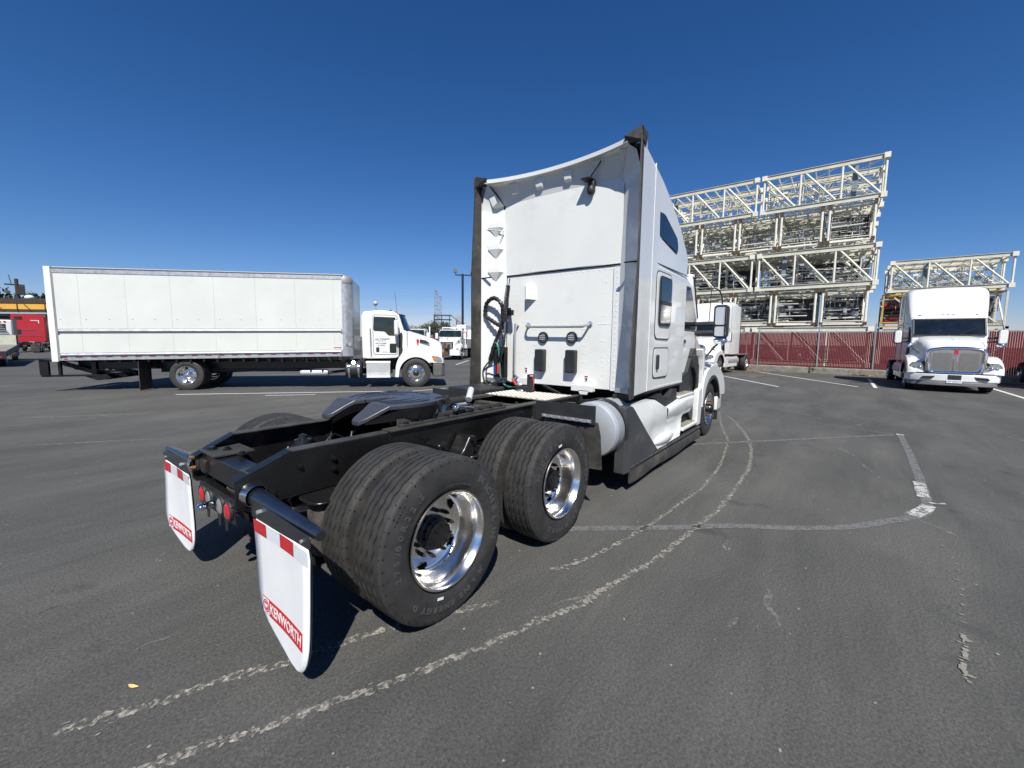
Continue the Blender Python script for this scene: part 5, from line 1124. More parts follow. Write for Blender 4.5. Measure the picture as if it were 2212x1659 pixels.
# ================================================================ MEDIUM CONVENTIONAL CAB (x forward, rear axle at origin, bumper at 8.35)
def med_cab(root, full=True, hub='steer'):
    sp_ = lambda nm, poly, mat, y, t=.012, **k: side_panel(root, nm, poly, mat, y, t, **k)
    body = rpoly([(5.46, 1.03), (5.44, 2.55), (5.52, 2.70), (6.1, 2.765), (6.55, 2.73), (6.74, 2.62), (6.92, 2.06), (7.02, 2.03), (7.02, 1.25), (6.60, 1.05)], .05)
    part('cab_body', MB().prism(body, -1.04, 1.04), WHITE, root, bevel=.07, seg=4)
    rows = []
    for k in range(11):
        y = -1.02+2.04*k/10; u = 1-(y/1.02)**2; rows.append([(6.72+.22*u**.8, y*.97, 2.63), (6.92+.24*u**.8, y, 2.08)])
    ws = part('windscreen', MB().grid(rows), GLASSG, root)
    part('windscreen_seal', MB().tube([r_[0] for r_ in rows], .02, 6).tube([r_[1] for r_ in rows], .02, 6).tube([rows[0][0], rows[0][1]], .024, 6).tube([rows[-1][0], rows[-1][1]], .024, 6), BLK2, root)
    rows = []
    for k in range(11): y = -1.0+2.0*k/10; u = 1-(y/1.02)**2; rows.append([(6.50, y, 2.735), (6.70+.20*u**.8, y*.98, 2.67), (6.72+.215*u**.8, y*.98, 2.62), (6.5, y*.98, 2.62)])
    part('roof_brow', MB().grid(rows), WHITE, root)
    rows = [[(7.18-.26*abs(y)**2, y, 2.09), (7.0, y, 1.7)] for y in [-.95+.19*k for k in range(11)]]
    part('cowl', MB().grid(rows), BLK2, root)
    for y in (-.8, -.65, 0, .2, .7): part('roof_marker_lamp', MB().ball((6.62, y, 2.74), (.045, .03, .03), 8, 5), AMBER, root)
    # door, window, lower window
    dp = rrect(5.83, 1.17, 6.68, 2.60, .10); sp_('door_seam', dp, BLK2, 1.043, .004); sp_('door', rrect(5.845, 1.185, 6.665, 2.585, .09), WHITE, 1.044, .016)
    wp = rpoly([(5.87, 2.07), (5.90, 2.03), (6.22, 2.03), (6.36, 1.88), (6.62, 1.87), (6.60, 2.50), (5.88, 2.51)], .035)
    sp_('window_gasket', inset(wp, -.018), BLK2, 1.055, .010); sp_('door_window', wp, GLASSG, 1.056, .014)
    sp_('vent_window_bar', [(6.47, 1.89), (6.49, 1.89), (6.49, 2.48), (6.47, 2.48)], BLK2, 1.062, .012)
    sp_('lower_door_window', rrect(6.40, 1.24, 6.64, 1.58, .04), BLK2, 1.056, .012); sp_('lower_glass', rrect(6.42, 1.26, 6.62, 1.56, .035), GLASSG, 1.058, .014)
    sp_('door_handle', rrect(5.93, 1.27, 6.04, 1.44, .03), BLK2, 1.056, .014)
    for s in (-1, 1):
        part('grab_handle', MB().tube([(5.76, s*1.06, 1.05), (5.76, s*1.10, 1.10), (5.74, s*1.10, 2.06), (5.74, s*1.06, 2.10)], .017, 8), CHROME, root)
        m = part('mirror', MB().prism(rrect(-.13, 1.86, .13, 2.41, .08), 6.58, 6.72, 'YZ', M.Translation((0, s*1.32, 0))), WHITE, root, bevel=.04, seg=3)
        part('mirror_face', MB().prism(rrect(-.10, 1.89, .10, 2.38, .06), 6.570, 6.579, 'YZ', M.Translation((0, s*1.32, 0))), MIRR, m)
        part('mirror_arm', MB().tube([(6.70, s*1.03, 1.95), (6.66, s*1.22, 1.92)], .02, 6).tube([(6.66, s*1.03, 2.45), (6.66, s*1.24, 2.38)], .018, 6), BLK2, root)
        part('pillar_gap', MB().prism(rpoly([(6.70, 1.05), (6.72, 1.9), (6.83, 2.0), (6.86, 1.86), (6.84, 1.50), (6.86, 1.35), (6.78, 1.10)], .03), s*1.03, s*1.055), BLK2, root)
        part('snorkel_lamp', MB().prism(rrect(7.36, 1.55, 7.42, 1.76, .025), s*.90, s*.955), RED, root); part('snorkel_head', MB().ball((7.39, s*.945, 1.70), (.05, .02, .06), 10, 6), RED, root)
        part('hood_vent', MB().prism(rpoly([(7.46, 1.62), (7.47, 1.75), (7.68, 1.71), (7.84, 1.60), (7.80, 1.58)], .02), s*.90, s*.925), BLK2, root)
    # hood
    def hr(x, zt, w, zb):
        P = []
        for k in range(13):
            t = pi*k/12; P.append((x, -w*(abs(cos(t))**.34)*(1 if cos(t) > 0 else -1), zt-.30*(1-abs(sin(t))**.75)))
        return [(x, -w, zb)]+P+[(x, w, zb)]
    H = MB().grid([hr(7.02, 2.08, .99, 1.0), hr(7.3, 2.00, .93, 1.0), hr(7.6, 1.91, .88, .95), hr(7.95, 1.80, .82, .9), hr(8.2, 1.69, .76, .9), hr(8.29, 1.60, .72, .9)]); H.f.append(tuple(5*15+k for k in range(15)))
    part('hood', H, WHITE, root, 50)
    part('hood_seam', MB().prism([(7.015, 1.25), (7.03, 1.25), (7.03, 2.0), (7.015, 2.0)], -1.0, 1.0), BLK2, root, 0)
    top = [(p.x, p.y) for p in bez([(6.56, .37, 0), (6.62, .85, 0), (6.80, 1.20, 0), (7.05, 1.42, 0), (7.35, 1.46, 0), (7.75, 1.38, 0), (8.10, 1.22, 0), (8.28, 1.08, 0), (8.33, .90, 0)], 32)]
    arch = [(7.32+.60*cos(R(a)), .50+.60*sin(R(a))) for a in range(38, 170, 8)]
    poly = top+[(7.80, .90)]+arch+[(6.70, .37)]; N = len(poly)
    for s in (-1, 1):
        B = MB()
        for yy, sc in ((.70, 1), (1.10, 1), (1.19, .98), (1.215, .95)):
            B.v += [((px-7.4)*sc+7.4, s*yy, (pz-.5)*sc+.5) if i < len(top) else (px, s*yy, pz) for i, (px, pz) in enumerate(poly)]
        for j in range(3):
            for i in range(N): B.f.append((j*N+i, j*N+(i+1) % N, (j+1)*N+(i+1) % N, (j+1)*N+i))
        B.f += [tuple(3*N+i for i in range(N)), tuple(range(N-1, -1, -1))]; fd = part('fender', B, WHITE, root, 50)
        o_ = [(7.32+.66*cos(R(a)), .50+.66*sin(R(a))) for a in range(26, 166, 6)]; i_ = [(7.32+.585*cos(R(a)), .50+.585*sin(R(a))) for a in range(165, 25, -6)]
        part('wheel_arch_trim', MB().prism(o_+i_, s*.85, s*1.205), BLK2, fd)
        hp = rpoly([(7.88, 1.14), (8.12, 1.13), (8.24, 1.06), (8.27, .90), (8.05, .90), (7.95, 1.0)], .03)
        hl = part('headlight', MB().prism(hp, s*1.02, s*1.222), LENS, root, bevel=.015)
        part('turn_signal', MB().prism(rpoly([(7.87, 1.145), (8.00, 1.14), (8.05, .93), (7.96, .96)], .02), s*1.1, s*1.226), AMBER, hl)
        part('front_lamp', MB().box((8.20, min(s*.82, s*1.12), .93), (8.335, max(s*.82, s*1.12), 1.07)), LENS, hl, bevel=.03)
        part('side_marker', MB().prism([(6.95, 1.16), (7.09, 1.13), (7.0, 1.10)], s*1.19, s*1.214), AMBER, root)
    part('bumper', MB().prism([(7.93, -1.20), (8.25, -1.20), (8.38, -1.05), (8.40, 0), (8.38, 1.05), (8.25, 1.20), (7.93, 1.20)], .39, .87, 'XY'), GRY3 if full else WHITE, root, bevel=.03)
    part('grille_surround', MB().prism(rpoly([(-.55, .98), (.55, .98), (.60, 1.62), (-.60, 1.62)], .08), 8.25, 8.33, 'YZ'), CHROME, root, bevel=.02)
    part('grille_screen', MB().prism(rrect(-.47, 1.04, .47, 1.54, .04), 8.331, 8.338, 'YZ'), tractor_front.m, root)
    part('front_axle', MB().tube([(7.32, -.9, .5), (7.32, .9, .5)], .07, 8), BLACK, root); part('underbody', MB().box((5.3, -.5, .6), (8.1, .5, 1.0)), GREASE, root, 0)
    for s in (-1, 1): wheel(root, 7.32, s*1.05, s, hub, rad=1.03, z=.515, spin=10)
GRY3 = pmat('grey_plastic_bumper', (.10, .10, .10), .6, var=.15, vs=4)
BXP = (3.23, 14.64, 0); BXA = R(-38.65)
K = thing('box_truck', 'white box truck with long cargo body parked across the lot, facing right', 'truck', BXP, BXA)
med_cab(K, True)
shz = lambda x: .0195*(x+3.4)
def sheared(mb):
    mb.v = [(x, y, z+shz(x)) for x, y, z in mb.v]; return mb
def bpart(nm, mb, mat, parent=K, **k): return part(nm, sheared(mb), mat, parent, **k)
bpart('cargo_body', MB().box((-3.36, -1.262, .96), (4.88, 1.262, 3.74)), BOXW, smooth=0)
xs = [-3.24, -2.62, -1.42, -.22, .98, 2.18, 3.38, 4.58, 4.85]
for s in (-1, 1):
    for i in range(len(xs)-1):
        y0, y1 = sorted((s*1.262, s*1.272)); bpart('side_panel', MB().box((xs[i]+.0022, y0, 1.08), (xs[i+1]-.0022, y1, 3.58)), BOXW, smooth=0)
    y0, y1 = sorted((s*1.262, s*1.285)); tr = bpart('top_rail', MB().box((-3.24, y0, 3.585), (4.86, y1, 3.70)), GALV, smooth=0); bpart('roof_edge', MB().box((-3.36, min(s*1.22, s*1.282), 3.701), (4.9, max(s*1.22, s*1.282), 3.745)), pmat('dark_roof_edge', (.09, .08, .09), .5), smooth=0)
    B = MB()
    for i in range(50): B.ball((-3.1+i*.16, s*1.288, 3.62), (.014, .008, .014), 6, 4)
    part('rail_rivets', sheared(B), GALV, tr, kind='stuff')
    br = bpart('bottom_rail', MB().box((-3.24, y0, .965), (4.86, y1, 1.075)), GALV, smooth=0)
    for i in range(21): part('red_tape', sheared(MB().box((-3.20+i*.385, min(s*1.286, s*1.289), 1.045), (-3.03+i*.385, max(s*1.286, s*1.289), 1.075))), TAPE, br, 0)
    for x in (-3.12, 1.0, 4.75): part('red_tape', sheared(MB().box((x, min(s*1.286, s*1.289), .99), (x+.09, max(s*1.286, s*1.289), 1.02))), TAPE, br, 0)
    for z in (1.13, 1.86):
        rr = bpart('rub_rail', MB().tube([(-3.17, s*1.285, z), (4.79, s*1.285, z)], .045, 12), GALV); part('rail_base', sheared(MB().box((-3.19, min(s*1.272, s*1.280), z-.065), (4.81, max(s*1.272, s*1.280), z+.065))), GALV, rr, 0)
        part('rail_end_cap', sheared(MB().box((4.79, min(s*1.273, s*1.33), z-.055), (4.83, max(s*1.273, s*1.33), z+.055)).box((-3.22, min(s*1.273, s*1.33), z-.055), (-3.18, max(s*1.273, s*1.33), z+.055))), GALV, rr, 0)
    for i in range(14): bpart('lashing_fixing', MB().ball((-3.08+i*.6 if i else -3.12, s*1.275, 2.22), (.022, .008, .015), 8, 5), GALV)
    bpart('rear_corner_post', MB().box((-3.42, min(s*1.22, s*1.30), .93), (-3.255, max(s*1.22, s*1.30), 3.77)), WHITE, smooth=0, bevel=.01)
    bpart('edge_strip', MB().box((-3.254, min(s*1.272, s*1.281), 1.0), (-3.215, max(s*1.272, s*1.281), 3.70)), pmat('dull_grey_strip', (.22, .23, .24), .5), smooth=0)
    bpart('front_post_strip', MB().box((4.845, min(s*1.273, s*1.29), .97), (4.885, max(s*1.273, s*1.29), 3.58)), GALV, smooth=0)
    cv = [(4.88+.30*sin(R(a)), s*(.975+.30*cos(R(a)))) for a in range(0, 91, 9)]
    bpart('front_corner_post', MB().grid([[(x, y, z) for z in (.96, 1.6, 2.4, 3.50)] for x, y in cv]), GALV, smooth=60)
    rows = [[(x, y, 3.44), (x+.004, y*1.002, 3.445), (x+.004, y*1.002, 3.62), (4.88+(x-4.88)*.8, y*.985, 3.72), (4.88+(x-4.88)*.3, y*.93, 3.765)] for x, y in cv]
    cc = bpart('corner_cap', MB().grid(rows), pmat('cast_grey_cap', (.36, .36, .345), .5, metal=.4), smooth=60)
bpart('front_wall', MB().box((4.88, -.975, .96), (5.178, .975, 3.60)), BOXW, smooth=0); bpart('front_cap', MB().grid([[(5.175, y, 3.58), (5.16, y, 3.66), (5.10, y, 3.73), (4.95, y, 3.765), (4.88, y, 3.77)] for y in (-.98, 0, .98)]), GALV, smooth=60)
bpart('roof', MB().box((-3.36, -1.22, 3.746), (4.88, 1.22, 3.77)), BOXW, smooth=0)
pt = bpart('number_placard', MB().box((5.02, -1.247, 1.32), (5.12, -1.235, 1.42)), GALV, smooth=0)
text('placard_number', '26', .10, INK, K, frame((4.98, -1.262, 1.50), (.96, .28, 0), (0, 0, 1)), ext=.001, off=.001)
bpart('red_white_label', MB().box((4.55, -1.275, 1.245), (4.80, -1.2725, 1.275)), RED, smooth=0)
# chassis
for s in (-1, 1):
    part('frame_rail', MB().box((-3.3, min(s*.40, s*.47), .66), (7.9, max(s*.40, s*.47), .92)), BLACK, K, 0)
    B = MB()
    for i in range(22): B.box((-3.3+i*.385, min(s*.1, s*1.24), .925), (-3.24+i*.385, max(s*.1, s*1.24), .985+.01*i))
    part('cross_sills', B, BLACK, K, 0, kind='stuff')
    part('mud_flap', MB().box((-1.24, min(s*.62, s*1.27), .02), (-1.22, max(s*.62, s*1.27), .95)), RUB, K, 0)
    for x0 in (0.03,): wheel(K, x0, s*1.05, s, 'chrome', z=.49, rad=.98)
    tk = part('fuel_tank', MB().lathe([(4.88, 0), (4.88, .25), (4.92, .30), (5.38, .30), (5.43, .25), (5.43, 0)], (0, s*.93, .645), 'X', 30), BLK2, K)
    for x in (4.98, 5.30): part('tank_strap', MB().lathe([(x, .302), (x, .315), (x+.06, .315), (x+.06, .302)], (0, s*.93, .645), 'X', 30, close=True), CHROME, tk)
    part('filler_cap', MB().tube([(5.16, s*1.08, .86), (5.16, s*1.16, .90)], .05, 12), CHROME, tk)
    bb = part('step_box', MB().box((5.60, min(s*.72, s*1.20), .37), (6.40, max(s*.72, s*1.20), .90)), pmat('aluminium_box', (.62, .64, .64), .45, metal=.3, var=.1, vs=8), K, 0, bevel=.01)
    part('box_lid', MB().box((5.58, min(s*.70, s*1.215), .86), (6.42, max(s*.70, s*1.215), .945)), WHITE, bb, 0, bevel=.01); part('box_foot', MB().box((5.60, min(s*1.0, s*1.21), .36), (6.41, max(s*1.0, s*1.21), .43)), WHITE, bb, 0)
    B = MB()
    for i in range(24): x = 5.63+i*.0315; B.box((x, min(s*1.2, s*1.206), .56), (x+.012, max(s*1.2, s*1.206), .84))
    part('tread_ribs', B, GALV, bb, 0, kind='stuff')
part('exhaust_muffler', MB().lathe([(3.35, 0), (3.36, .11), (3.42, .125), (4.18, .125), (4.26, .10), (4.27, 0)], (0, -.80, .52), 'X', 24), TANK, K)
part('drive_shaft', MB().tube([(.3, 0, .52), (2.6, 0, .60), (4.6, 0, .70)], .05, 10).ball((2.6, 0, .60), .10, 10, 6), BLACK, K); part('rear_axle', MB().tube([(.03, -.9, .49), (.03, .9, .49)], .09, 10).ball((.03, 0, .49), .22, 14, 8), BLACK, K)
part('exhaust_pipe', MB().tube([(4.27, -.80, .52), (5.0, -.6, .6), (5.6, -.5, .7)], .05, 10), GREASE, K)
part('under_frame_tray', MB().box((-1.0, -.5, .55), (3.2, .5, .66)), GREASE, K, 0)
# tail lift and rear bumper
B = MB()
part('lift_post', MB().box((-3.80, -1.22, .52), (-3.58, -1.14, .985)), BLACK, K, 0); part('lift_post', MB().box((-3.80, 1.14, .52), (-3.58, 1.22, .985)), BLACK, K, 0)
part('bumper_bar', MB().box((-3.80, -1.22, .93), (-3.40, 1.22, .99)), BLACK, K, 0)
for s in (-1, 1):
    part('bumper_frame', MB().bar((-3.78, s*1.18, .49), (-2.5, s*.85, .49), .06).bar((-3.36, s*1.1, .50), (-3.36, s*1.1, .95), .07), BLACK, K, 0)
    part('lift_arm', MB().bar((-3.6, s*.62, .86), (-2.35, s*.62, .42), .09, .12).bar((-3.3, s*.62, .70), (-1.9, s*.62, .44), .06, .08), BLACK, K, 0)
    part('lift_bracket', MB().bar((-2.65, s*.8, .45), (-2.65, s*.8, .95), .12), BLACK, K, 0); part('folded_platform_edge', MB().prism([(-2.9, .46), (-2.3, .52), (-2.2, .40), (-2.55, .32)], s*.3, s*.9), BLACK, K, 0)
part('lift_roller', MB().tube([(-2.35, -.9, .40), (-2.35, .9, .40)], .06, 10), GREASE, K); part('tool_tray', MB().box((-2.5, -.7, .70), (-1.3, .7, .90)), BLACK, K, 0)
f0 = lambda x, z: frame((x, -1.0615, z), (1, 0, 0), (0, 0, 1))
text('company_script', 'J & J Transport', .105, INK, K, f0(6.14, 1.735) @ M.Rotation(R(4), 4, 'Z'), ext=.001, off=.0015, shear=.35, sx=.78)
text('door_town', 'HAYWARD, CA', .035, INK, K, f0(6.14, 1.665), ext=.001, off=.0005)
text('door_number', 'USDOT 2278908', .055, INK, K, f0(6.10, 1.575), ext=.001, off=.0015, sx=.95); text('door_number', 'CA 0279795', .052, INK, K, f0(6.11, 1.50), ext=.001, off=.0015, sx=.95)
text('door_small_print', '510-471-4940', .028, INK, K, f0(6.22, 1.285), ext=.001); text('door_small_print', 'FIRE EXTINGUISHER INSIDE', .022, INK, K, f0(6.26, 1.245), ext=.001)
part('roof_antenna', MB().tube([(6.66, -.75, 2.74), (6.60, -.76, 3.45)], .006, 5), BLK2, K); part('roof_beacon', MB().tube([(6.42, -.3, 2.74), (6.42, -.3, 2.83)], .035, 8), GREASE, K)
# ================================================================ PARKED TRACTORS ALONG THE FENCE
def parked(label, x, y, rz, roof='bulb'):
    root = thing('parked_tractor', label, 'truck', (x, y, 0), rz, 'white tractors parked nose out along the red fence')
    tractor_front(root, roof, False)
    part('rear_wall', MB().box((3.08, -1.12, 1.1), (3.12, 1.12, 3.95)), WHITE, root, 0)
    for s in (-1, 1):
        part('frame_rail', MB().box((.4, min(s*.38, s*.43), .76), (6.9, max(s*.38, s*.43), 1.02)), BLACK, root, 0)
        part('rubber_edge', MB().box((3.02, min(s*1.12, s*1.15), 1.1), (3.09, max(s*1.12, s*1.15), 3.9)), RUB, root, 0)
        wheel(root, 1.5, s*1.075, s, 'chrome', spin=12)
        part('fuel_tank', MB().lathe([(3.2, 0), (3.21, .30), (3.24, .315), (5.3, .315), (5.3, 0)], (0, s*.90, .70), 'X', 30), TANK, root)
        part('side_fairing', MB().box((3.5, min(s*1.12, s*1.19), .36), (5.9, max(s*1.12, s*1.19), .95)), WHITE, root, 0, bevel=.03); part('step_opening', MB().box((4.5, min(s*1.15, s*1.194), .62), (5.2, max(s*1.15, s*1.194), .74)), DARKV, root, 0)
        part('quarter_fender', MB().box((1.2, min(s*.75, s*1.2), 1.06), (2.0, max(s*.75, s*1.2), 1.08)), GALV, root, 0)
    part('fifth_wheel_plate', MB().prism(full_outline, 1.13, 1.17, 'XY'), PLATE, root, loc=(.9, 0, 0)); part('rear_axle', MB().tube([(1.5, -.9, .5), (1.5, .9, .5)], .09, 10), BLACK, root)
    for zz, t_ in ((1.82, 'DAY RENTAL'), (1.70, 'CA 412650'), (1.60, 'USDOT 991287')): text('door_print', t_, .06, INK if roof else REDP, root, frame((5.55, -1.069, zz), (1, 0, 0), (0, 0, 1)), ext=.001); text('door_print', t_, .06, REDP, root, frame((5.55, 1.069, zz), (-1, 0, 0), (0, 0, 1)), ext=.001)
    text('plate_number', 'YP 27217', .085, INK, root, frame((8.003, 0, .41), (0, 1, 0), (0, 0, 1)), ext=.001)
    part('wiper', MB().tube([(6.28, -.5, 2.18), (6.10, -.05, 2.45)], .008, 5).tube([(6.28, .3, 2.18), (6.10, .7, 2.42)], .008, 5), BLK2, root)
    return root
full_outline = [p for p in half(1)]+[p for p in half(-1)[::-1]][1:-1]
pk = parked('white tractor with chrome grille facing the camera at the right edge', 28.35, -6.30, R(181.0)); pk.scale = (1, 1.05, 1)
pm = tree_copy(pk); pm.location = (30.6, 2.75, 0); pm.rotation_euler = (0, 0, R(174.5)); pm['label'] = 'white tractor half hidden behind the big sleeper mirror, left of the red fence'
pr = tree_copy(pk); pr.location = (29.9, -11.05, 0); pr.rotation_euler = (0, 0, R(180)); pr['label'] = 'tractor at the far right edge of which only a rear wheel shows'
# ================================================================ TRUCKS IN THE BACKGROUND
def bgtruck(label, fx, fy, hd, full, equip):
    h = R(hd); root = thing('utility_truck', label, 'truck', (fx-8.38*cos(h), fy-8.38*sin(h), 0), h)
    med_cab(root, full)
    for s in (-1, 1): wheel(root, .6, s*1.05, s, 'chrome'); part('frame_rail', MB().box((-1, min(s*.38, s*.43), .76), (6.9, max(s*.38, s*.43), 1.02)), BLACK, root, 0)
    if equip:
        part('equipment_rack', MB().bar((5.2, -1.1, 1.0), (5.2, -1.1, 3.0), .08).bar((5.2, 1.1, 1.0), (5.2, 1.1, 3.1), .08).bar((5.2, -1.1, 2.95), (5.2, 1.1, 2.95), .1).bar((2, 1.1, 2.9), (5.2, 1.1, 2.9), .08).bar((4.2, 1.1, 1), (4.2, 1.1, 2.9), .08), WHITE, root, 0)
        part('tool_body', MB().box((-1.2, -1.15, 1.0), (4.6, 1.15, 1.9)), WHITE, root, 0); part('top_locker', MB().box((1.5, .2, 2.95), (5.0, 1.1, 3.25)), WHITE, root, 0, bevel=.03)
        part('hose_reel', MB().tube([(5.0, .9, 2.3), (5.0, 1.2, 2.3)], .3, 14), REDP, root); part('pump_gear', MB().tube([(8.5, -.15, .5), (8.5, -.15, 1.5)], .13, 10).ball((8.5, 0, 1.1), .22, 10, 6).box((8.4, -.4, .45), (8.7, .2, .7)), RUST, root)
        part('tow_hook_gear', MB().tube([(8.5, .2, .6), (8.5, .2, 1.4)], .09, 8), BLK2, root); part('hood_ornament', MB().ball((8.1, 0, 1.86), (.05, .05, .07), 8, 6), CHROME, root)
    else:
        part('rear_body', MB().box((-1, -1.2, 1.0), (5.2, 1.2, 2.1)), REDP, root, 0); part('side_mast', MB().bar((5.2, 1.15, 1), (5.2, 1.15, 3.0), .1).bar((4.8, 1.1, 1.2), (5.2, 1.1, 3.0), .06), WHITE, root, 0)
    return root
bgtruck('white utility truck with red gear on its nose behind the box truck hood', 24.15, 24.45, 214, False, True)
bgtruck('white truck cab showing only its roof and windscreen above the box truck hood', 21.3, 26.2, 216, True, False)
# flatbed at the left edge
FB = thing('flatbed_truck', 'flatbed truck seen from behind at the left edge of the lot', 'truck', (-1.83, 32.8, 0), R(84.4))
slz = lambda x: .88+.03*x
part('bed_deck', MB().add([(0, -1.25, slz(0)), (8.2, -1.25, slz(8.2)), (8.2, 1.25, slz(8.2)), (0, 1.25, slz(0)), (0, -1.25, slz(0)-.10), (8.2, -1.25, slz(8.2)-.10), (8.2, 1.25, slz(8.2)-.10), (0, 1.25, slz(0)-.10)], [(0,1,2,3),(7,6,5,4),(0,4,5,1),(1,5,6,2),(2,6,7,3),(3,7,4,0)]), pmat('worn_deck', (.24, .22, .19), .7, var=.35, vs=2), FB, 0)
part('bed_side', MB().add([(0, -1.262, slz(0)-.28), (8.2, -1.262, slz(8.2)-.30), (8.2, -1.262, slz(8.2)+.02), (0, -1.262, slz(0)+.02), (0, -1.30, slz(0)-.28), (8.2, -1.30, slz(8.2)-.30), (8.2, -1.30, slz(8.2)+.02), (0, -1.30, slz(0)+.02)], [(0,1,2,3),(7,6,5,4),(0,4,5,1),(1,5,6,2),(2,6,7,3),(3,7,4,0)]), SKIRTB, FB, 0)
part('rear_apron', MB().box((-.05, -1.25, .45), (-.01, 1.25, .86)), BLK2, FB, 0); part('tail_light', MB().box((-.07, -1.1, .52), (-.051, -.7, .60)), RED, FB, 0)
part('headboard', MB().box((8.0, -1.2, 1.12), (8.1, 1.2, 1.75)), pmat('cream_board', (.5, .52, .42), .6, var=.1), FB, 0); part('rack_post', MB().bar((8.15, -1.2, .9), (8.15, -1.2, 2.85), .16), SKIRTB, FB, 0); part('rack_post', MB().bar((8.15, 1.2, .9), (8.15, 1.2, 2.85), .16), SKIRTB, FB, 0)
part('cab', MB().box((8.9, -1.05, .9), (10.8, 1.05, 2.78)), WHITE, FB, bevel=.1, seg=3); part('rear_window', MB().box((8.885, -.75, 1.95), (8.899, .75, 2.50)), GLASS, FB, 0)
B = MB()
for k in range(6): B.box((8.86, -.9+k*.06, 1.8+k*.12), (8.88, .9, 1.84+k*.12))
part('cab_guard_bars', B, GALV, FB, 0); part('roof_lamp', MB().tube([(8.9, -.5, 2.66), (8.87, -.5, 2.66)], .06, 10), RED, FB); part('roof_lamp', MB().tube([(8.9, -.72, 2.66), (8.87, -.72, 2.66)], .06, 10), RED, FB)
for x in (1.8, 9.6):
    for s in (-1, 1): wheel(FB, x, s*.98, s, 'chrome' if x < 5 else 'steer', rad=.92, z=.46)
part('chassis', MB().box((.3, -.45, .5), (9.5, .45, .78)), BLACK, FB, 0)
# red sleeper tractor and its white neighbour
REDT = pmat('red_truck_paint', (.42, .010, .022), .3, coat=.6, var=.06)
def red_tractor(label, x, y, rz, col, cat='truck'):
    r = thing('sleeper_tractor', label, cat, (x, y, 0), rz)
    part('sleeper_body', loft([(3.0, 1.1, 4.05, 1.22, .25), (4.0, 1.1, 4.05, 1.22, .25), (5.0, 1.1, 3.8, 1.2, .3), (5.6, 1.1, 3.2, 1.15, .3), (6.0, 1.1, 2.8, 1.1, .2)]), col, r); part('rear_wall', MB().prism(rrect(-1.2, 1.1, 1.2, 4.03, .22), 2.97, 3.01, 'YZ'), col, r)
    part('hood', loft([(6.0, .8, 2.1, 1.0, .3), (7.8, .8, 1.6, .8, .25)]), col, r); part('bumper', MB().box((7.7, -1.2, .4), (8.0, 1.2, .8)), CHROME, r, bevel=.03)
    part('side_window', MB().box((5.2, -1.215, 2.0), (5.8, -1.19, 2.6)).box((5.2, 1.19, 2.0), (5.8, 1.215, 2.6)), GLASS, r, 0)
    for s in (-1, 1):
        part('frame_rail', MB().box((-.9, min(s*.38, s*.43), .76), (6.9, max(s*.38, s*.43), 1.02)), BLACK, r, 0)
        part('fuel_tank', MB().tube([(3.2, s*.9, .72), (5.2, s*.9, .72)], .32, 20), CHROME, r)
        part('mud_flap', MB().box((-.8, min(s*.6, s*1.2), .12), (-.77, max(s*.6, s*1.2), .85)), RUB, r, 0)
        for xx in (0, 1.32): wheel(r, xx, s*1.075, s, 'chrome')
        wheel(r, 6.65, s*1.02, s, 'steer')
    part('grab_bar', MB().tube([(2.95, -.5, 2.35), (2.95, .5, 2.35)], .03, 6), CHROME, r); part('grab_bar', MB().tube([(2.95, -.9, 1.75), (2.95, .9, 1.75)], .03, 6), CHROME, r); part('white_bracket', MB().box((2.94, -.75, 3.35), (2.96, -.2, 3.42)).box((2.94, -.82, 3.1), (2.96, -.75, 3.42)), WHITE, r, 0)
    part('dark_hatch', MB().box((2.94, .55, 1.9), (2.96, .85, 2.4)), DARKV, r, 0); part('work_lamp', MB().cb((2.9, .7, 3.7), (.1, .5, .2)), BLK2, r, 0)
    return r
red_tractor('bright red sleeper tractor seen from behind under the yellow band', 1.55, 63.3, R(78), REDT)
wt = red_tractor('white sleeper tractor beside the red one, mostly hidden by the box truck', 5.1, 62.5, R(84), WHITE)
part('red_lower_panel', MB().box((2.94, -1.2, 1.12), (2.965, 1.2, 1.8)), REDT, wt, 0); part('window_panel', MB().box((2.94, -.9, 2.1), (2.965, .95, 3.6)), GLASS, wt, 0)
# ================================================================ FAR BACKGROUND
BRN = pmat('dark_brown_roof', (.040, .032, .028), .8, var=.15, vs=.5); YB = pmat('yellow_band', (.62, .34, .055), .6, var=.06, vs=.4)
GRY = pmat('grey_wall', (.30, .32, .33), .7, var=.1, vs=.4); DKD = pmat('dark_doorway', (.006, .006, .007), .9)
# service building, face roughly towards the camera; local x to the right
ang = math.atan2(-8.6, 6.9); o = V((-14, 97, 0))
b = thing('service_building', 'long low building with yellow band and dark roof behind the red tractor', 'building', tuple(o), 0)
dx = V((5.4-1.246, 87.1-92.5, 0)).normalized(); b.rotation_euler = (0, 0, math.atan2(dx.y, dx.x)); b.location = V((1.246, 92.5, 0))-dx*26
Lb = 47
part('wall', MB().box((0, .3, 0), (Lb, 16, 4.8)), GRY, b, 0)
part('roof', MB().prism([(-.6, 6.35), (17, 6.9), (17, 7.1), (-.6, 7.02)], -.5, Lb+.5, 'YZ'), BRN, b, 0)
part('yellow_fascia', MB().box((-.3, -.5, 5.5), (Lb+.3, .28, 6.34)), YB, b, 0)
part('grey_eave', MB().box((-.3, -.45, 5.15), (Lb+.3, .27, 5.49)), BRN, b, 0)
part('white_soffit', MB().box((-.3, -.4, 4.85), (Lb+.3, .26, 5.14)), GRY, b, 0)
for i in range(8):
    part('bay_opening_shade', MB().box((1.2+i*5.8, .1, 0), (5.4+i*5.8, .28, 4.5)), DKD, b, 0)  # black slabs on the wall, shade inside the open bays put into colour
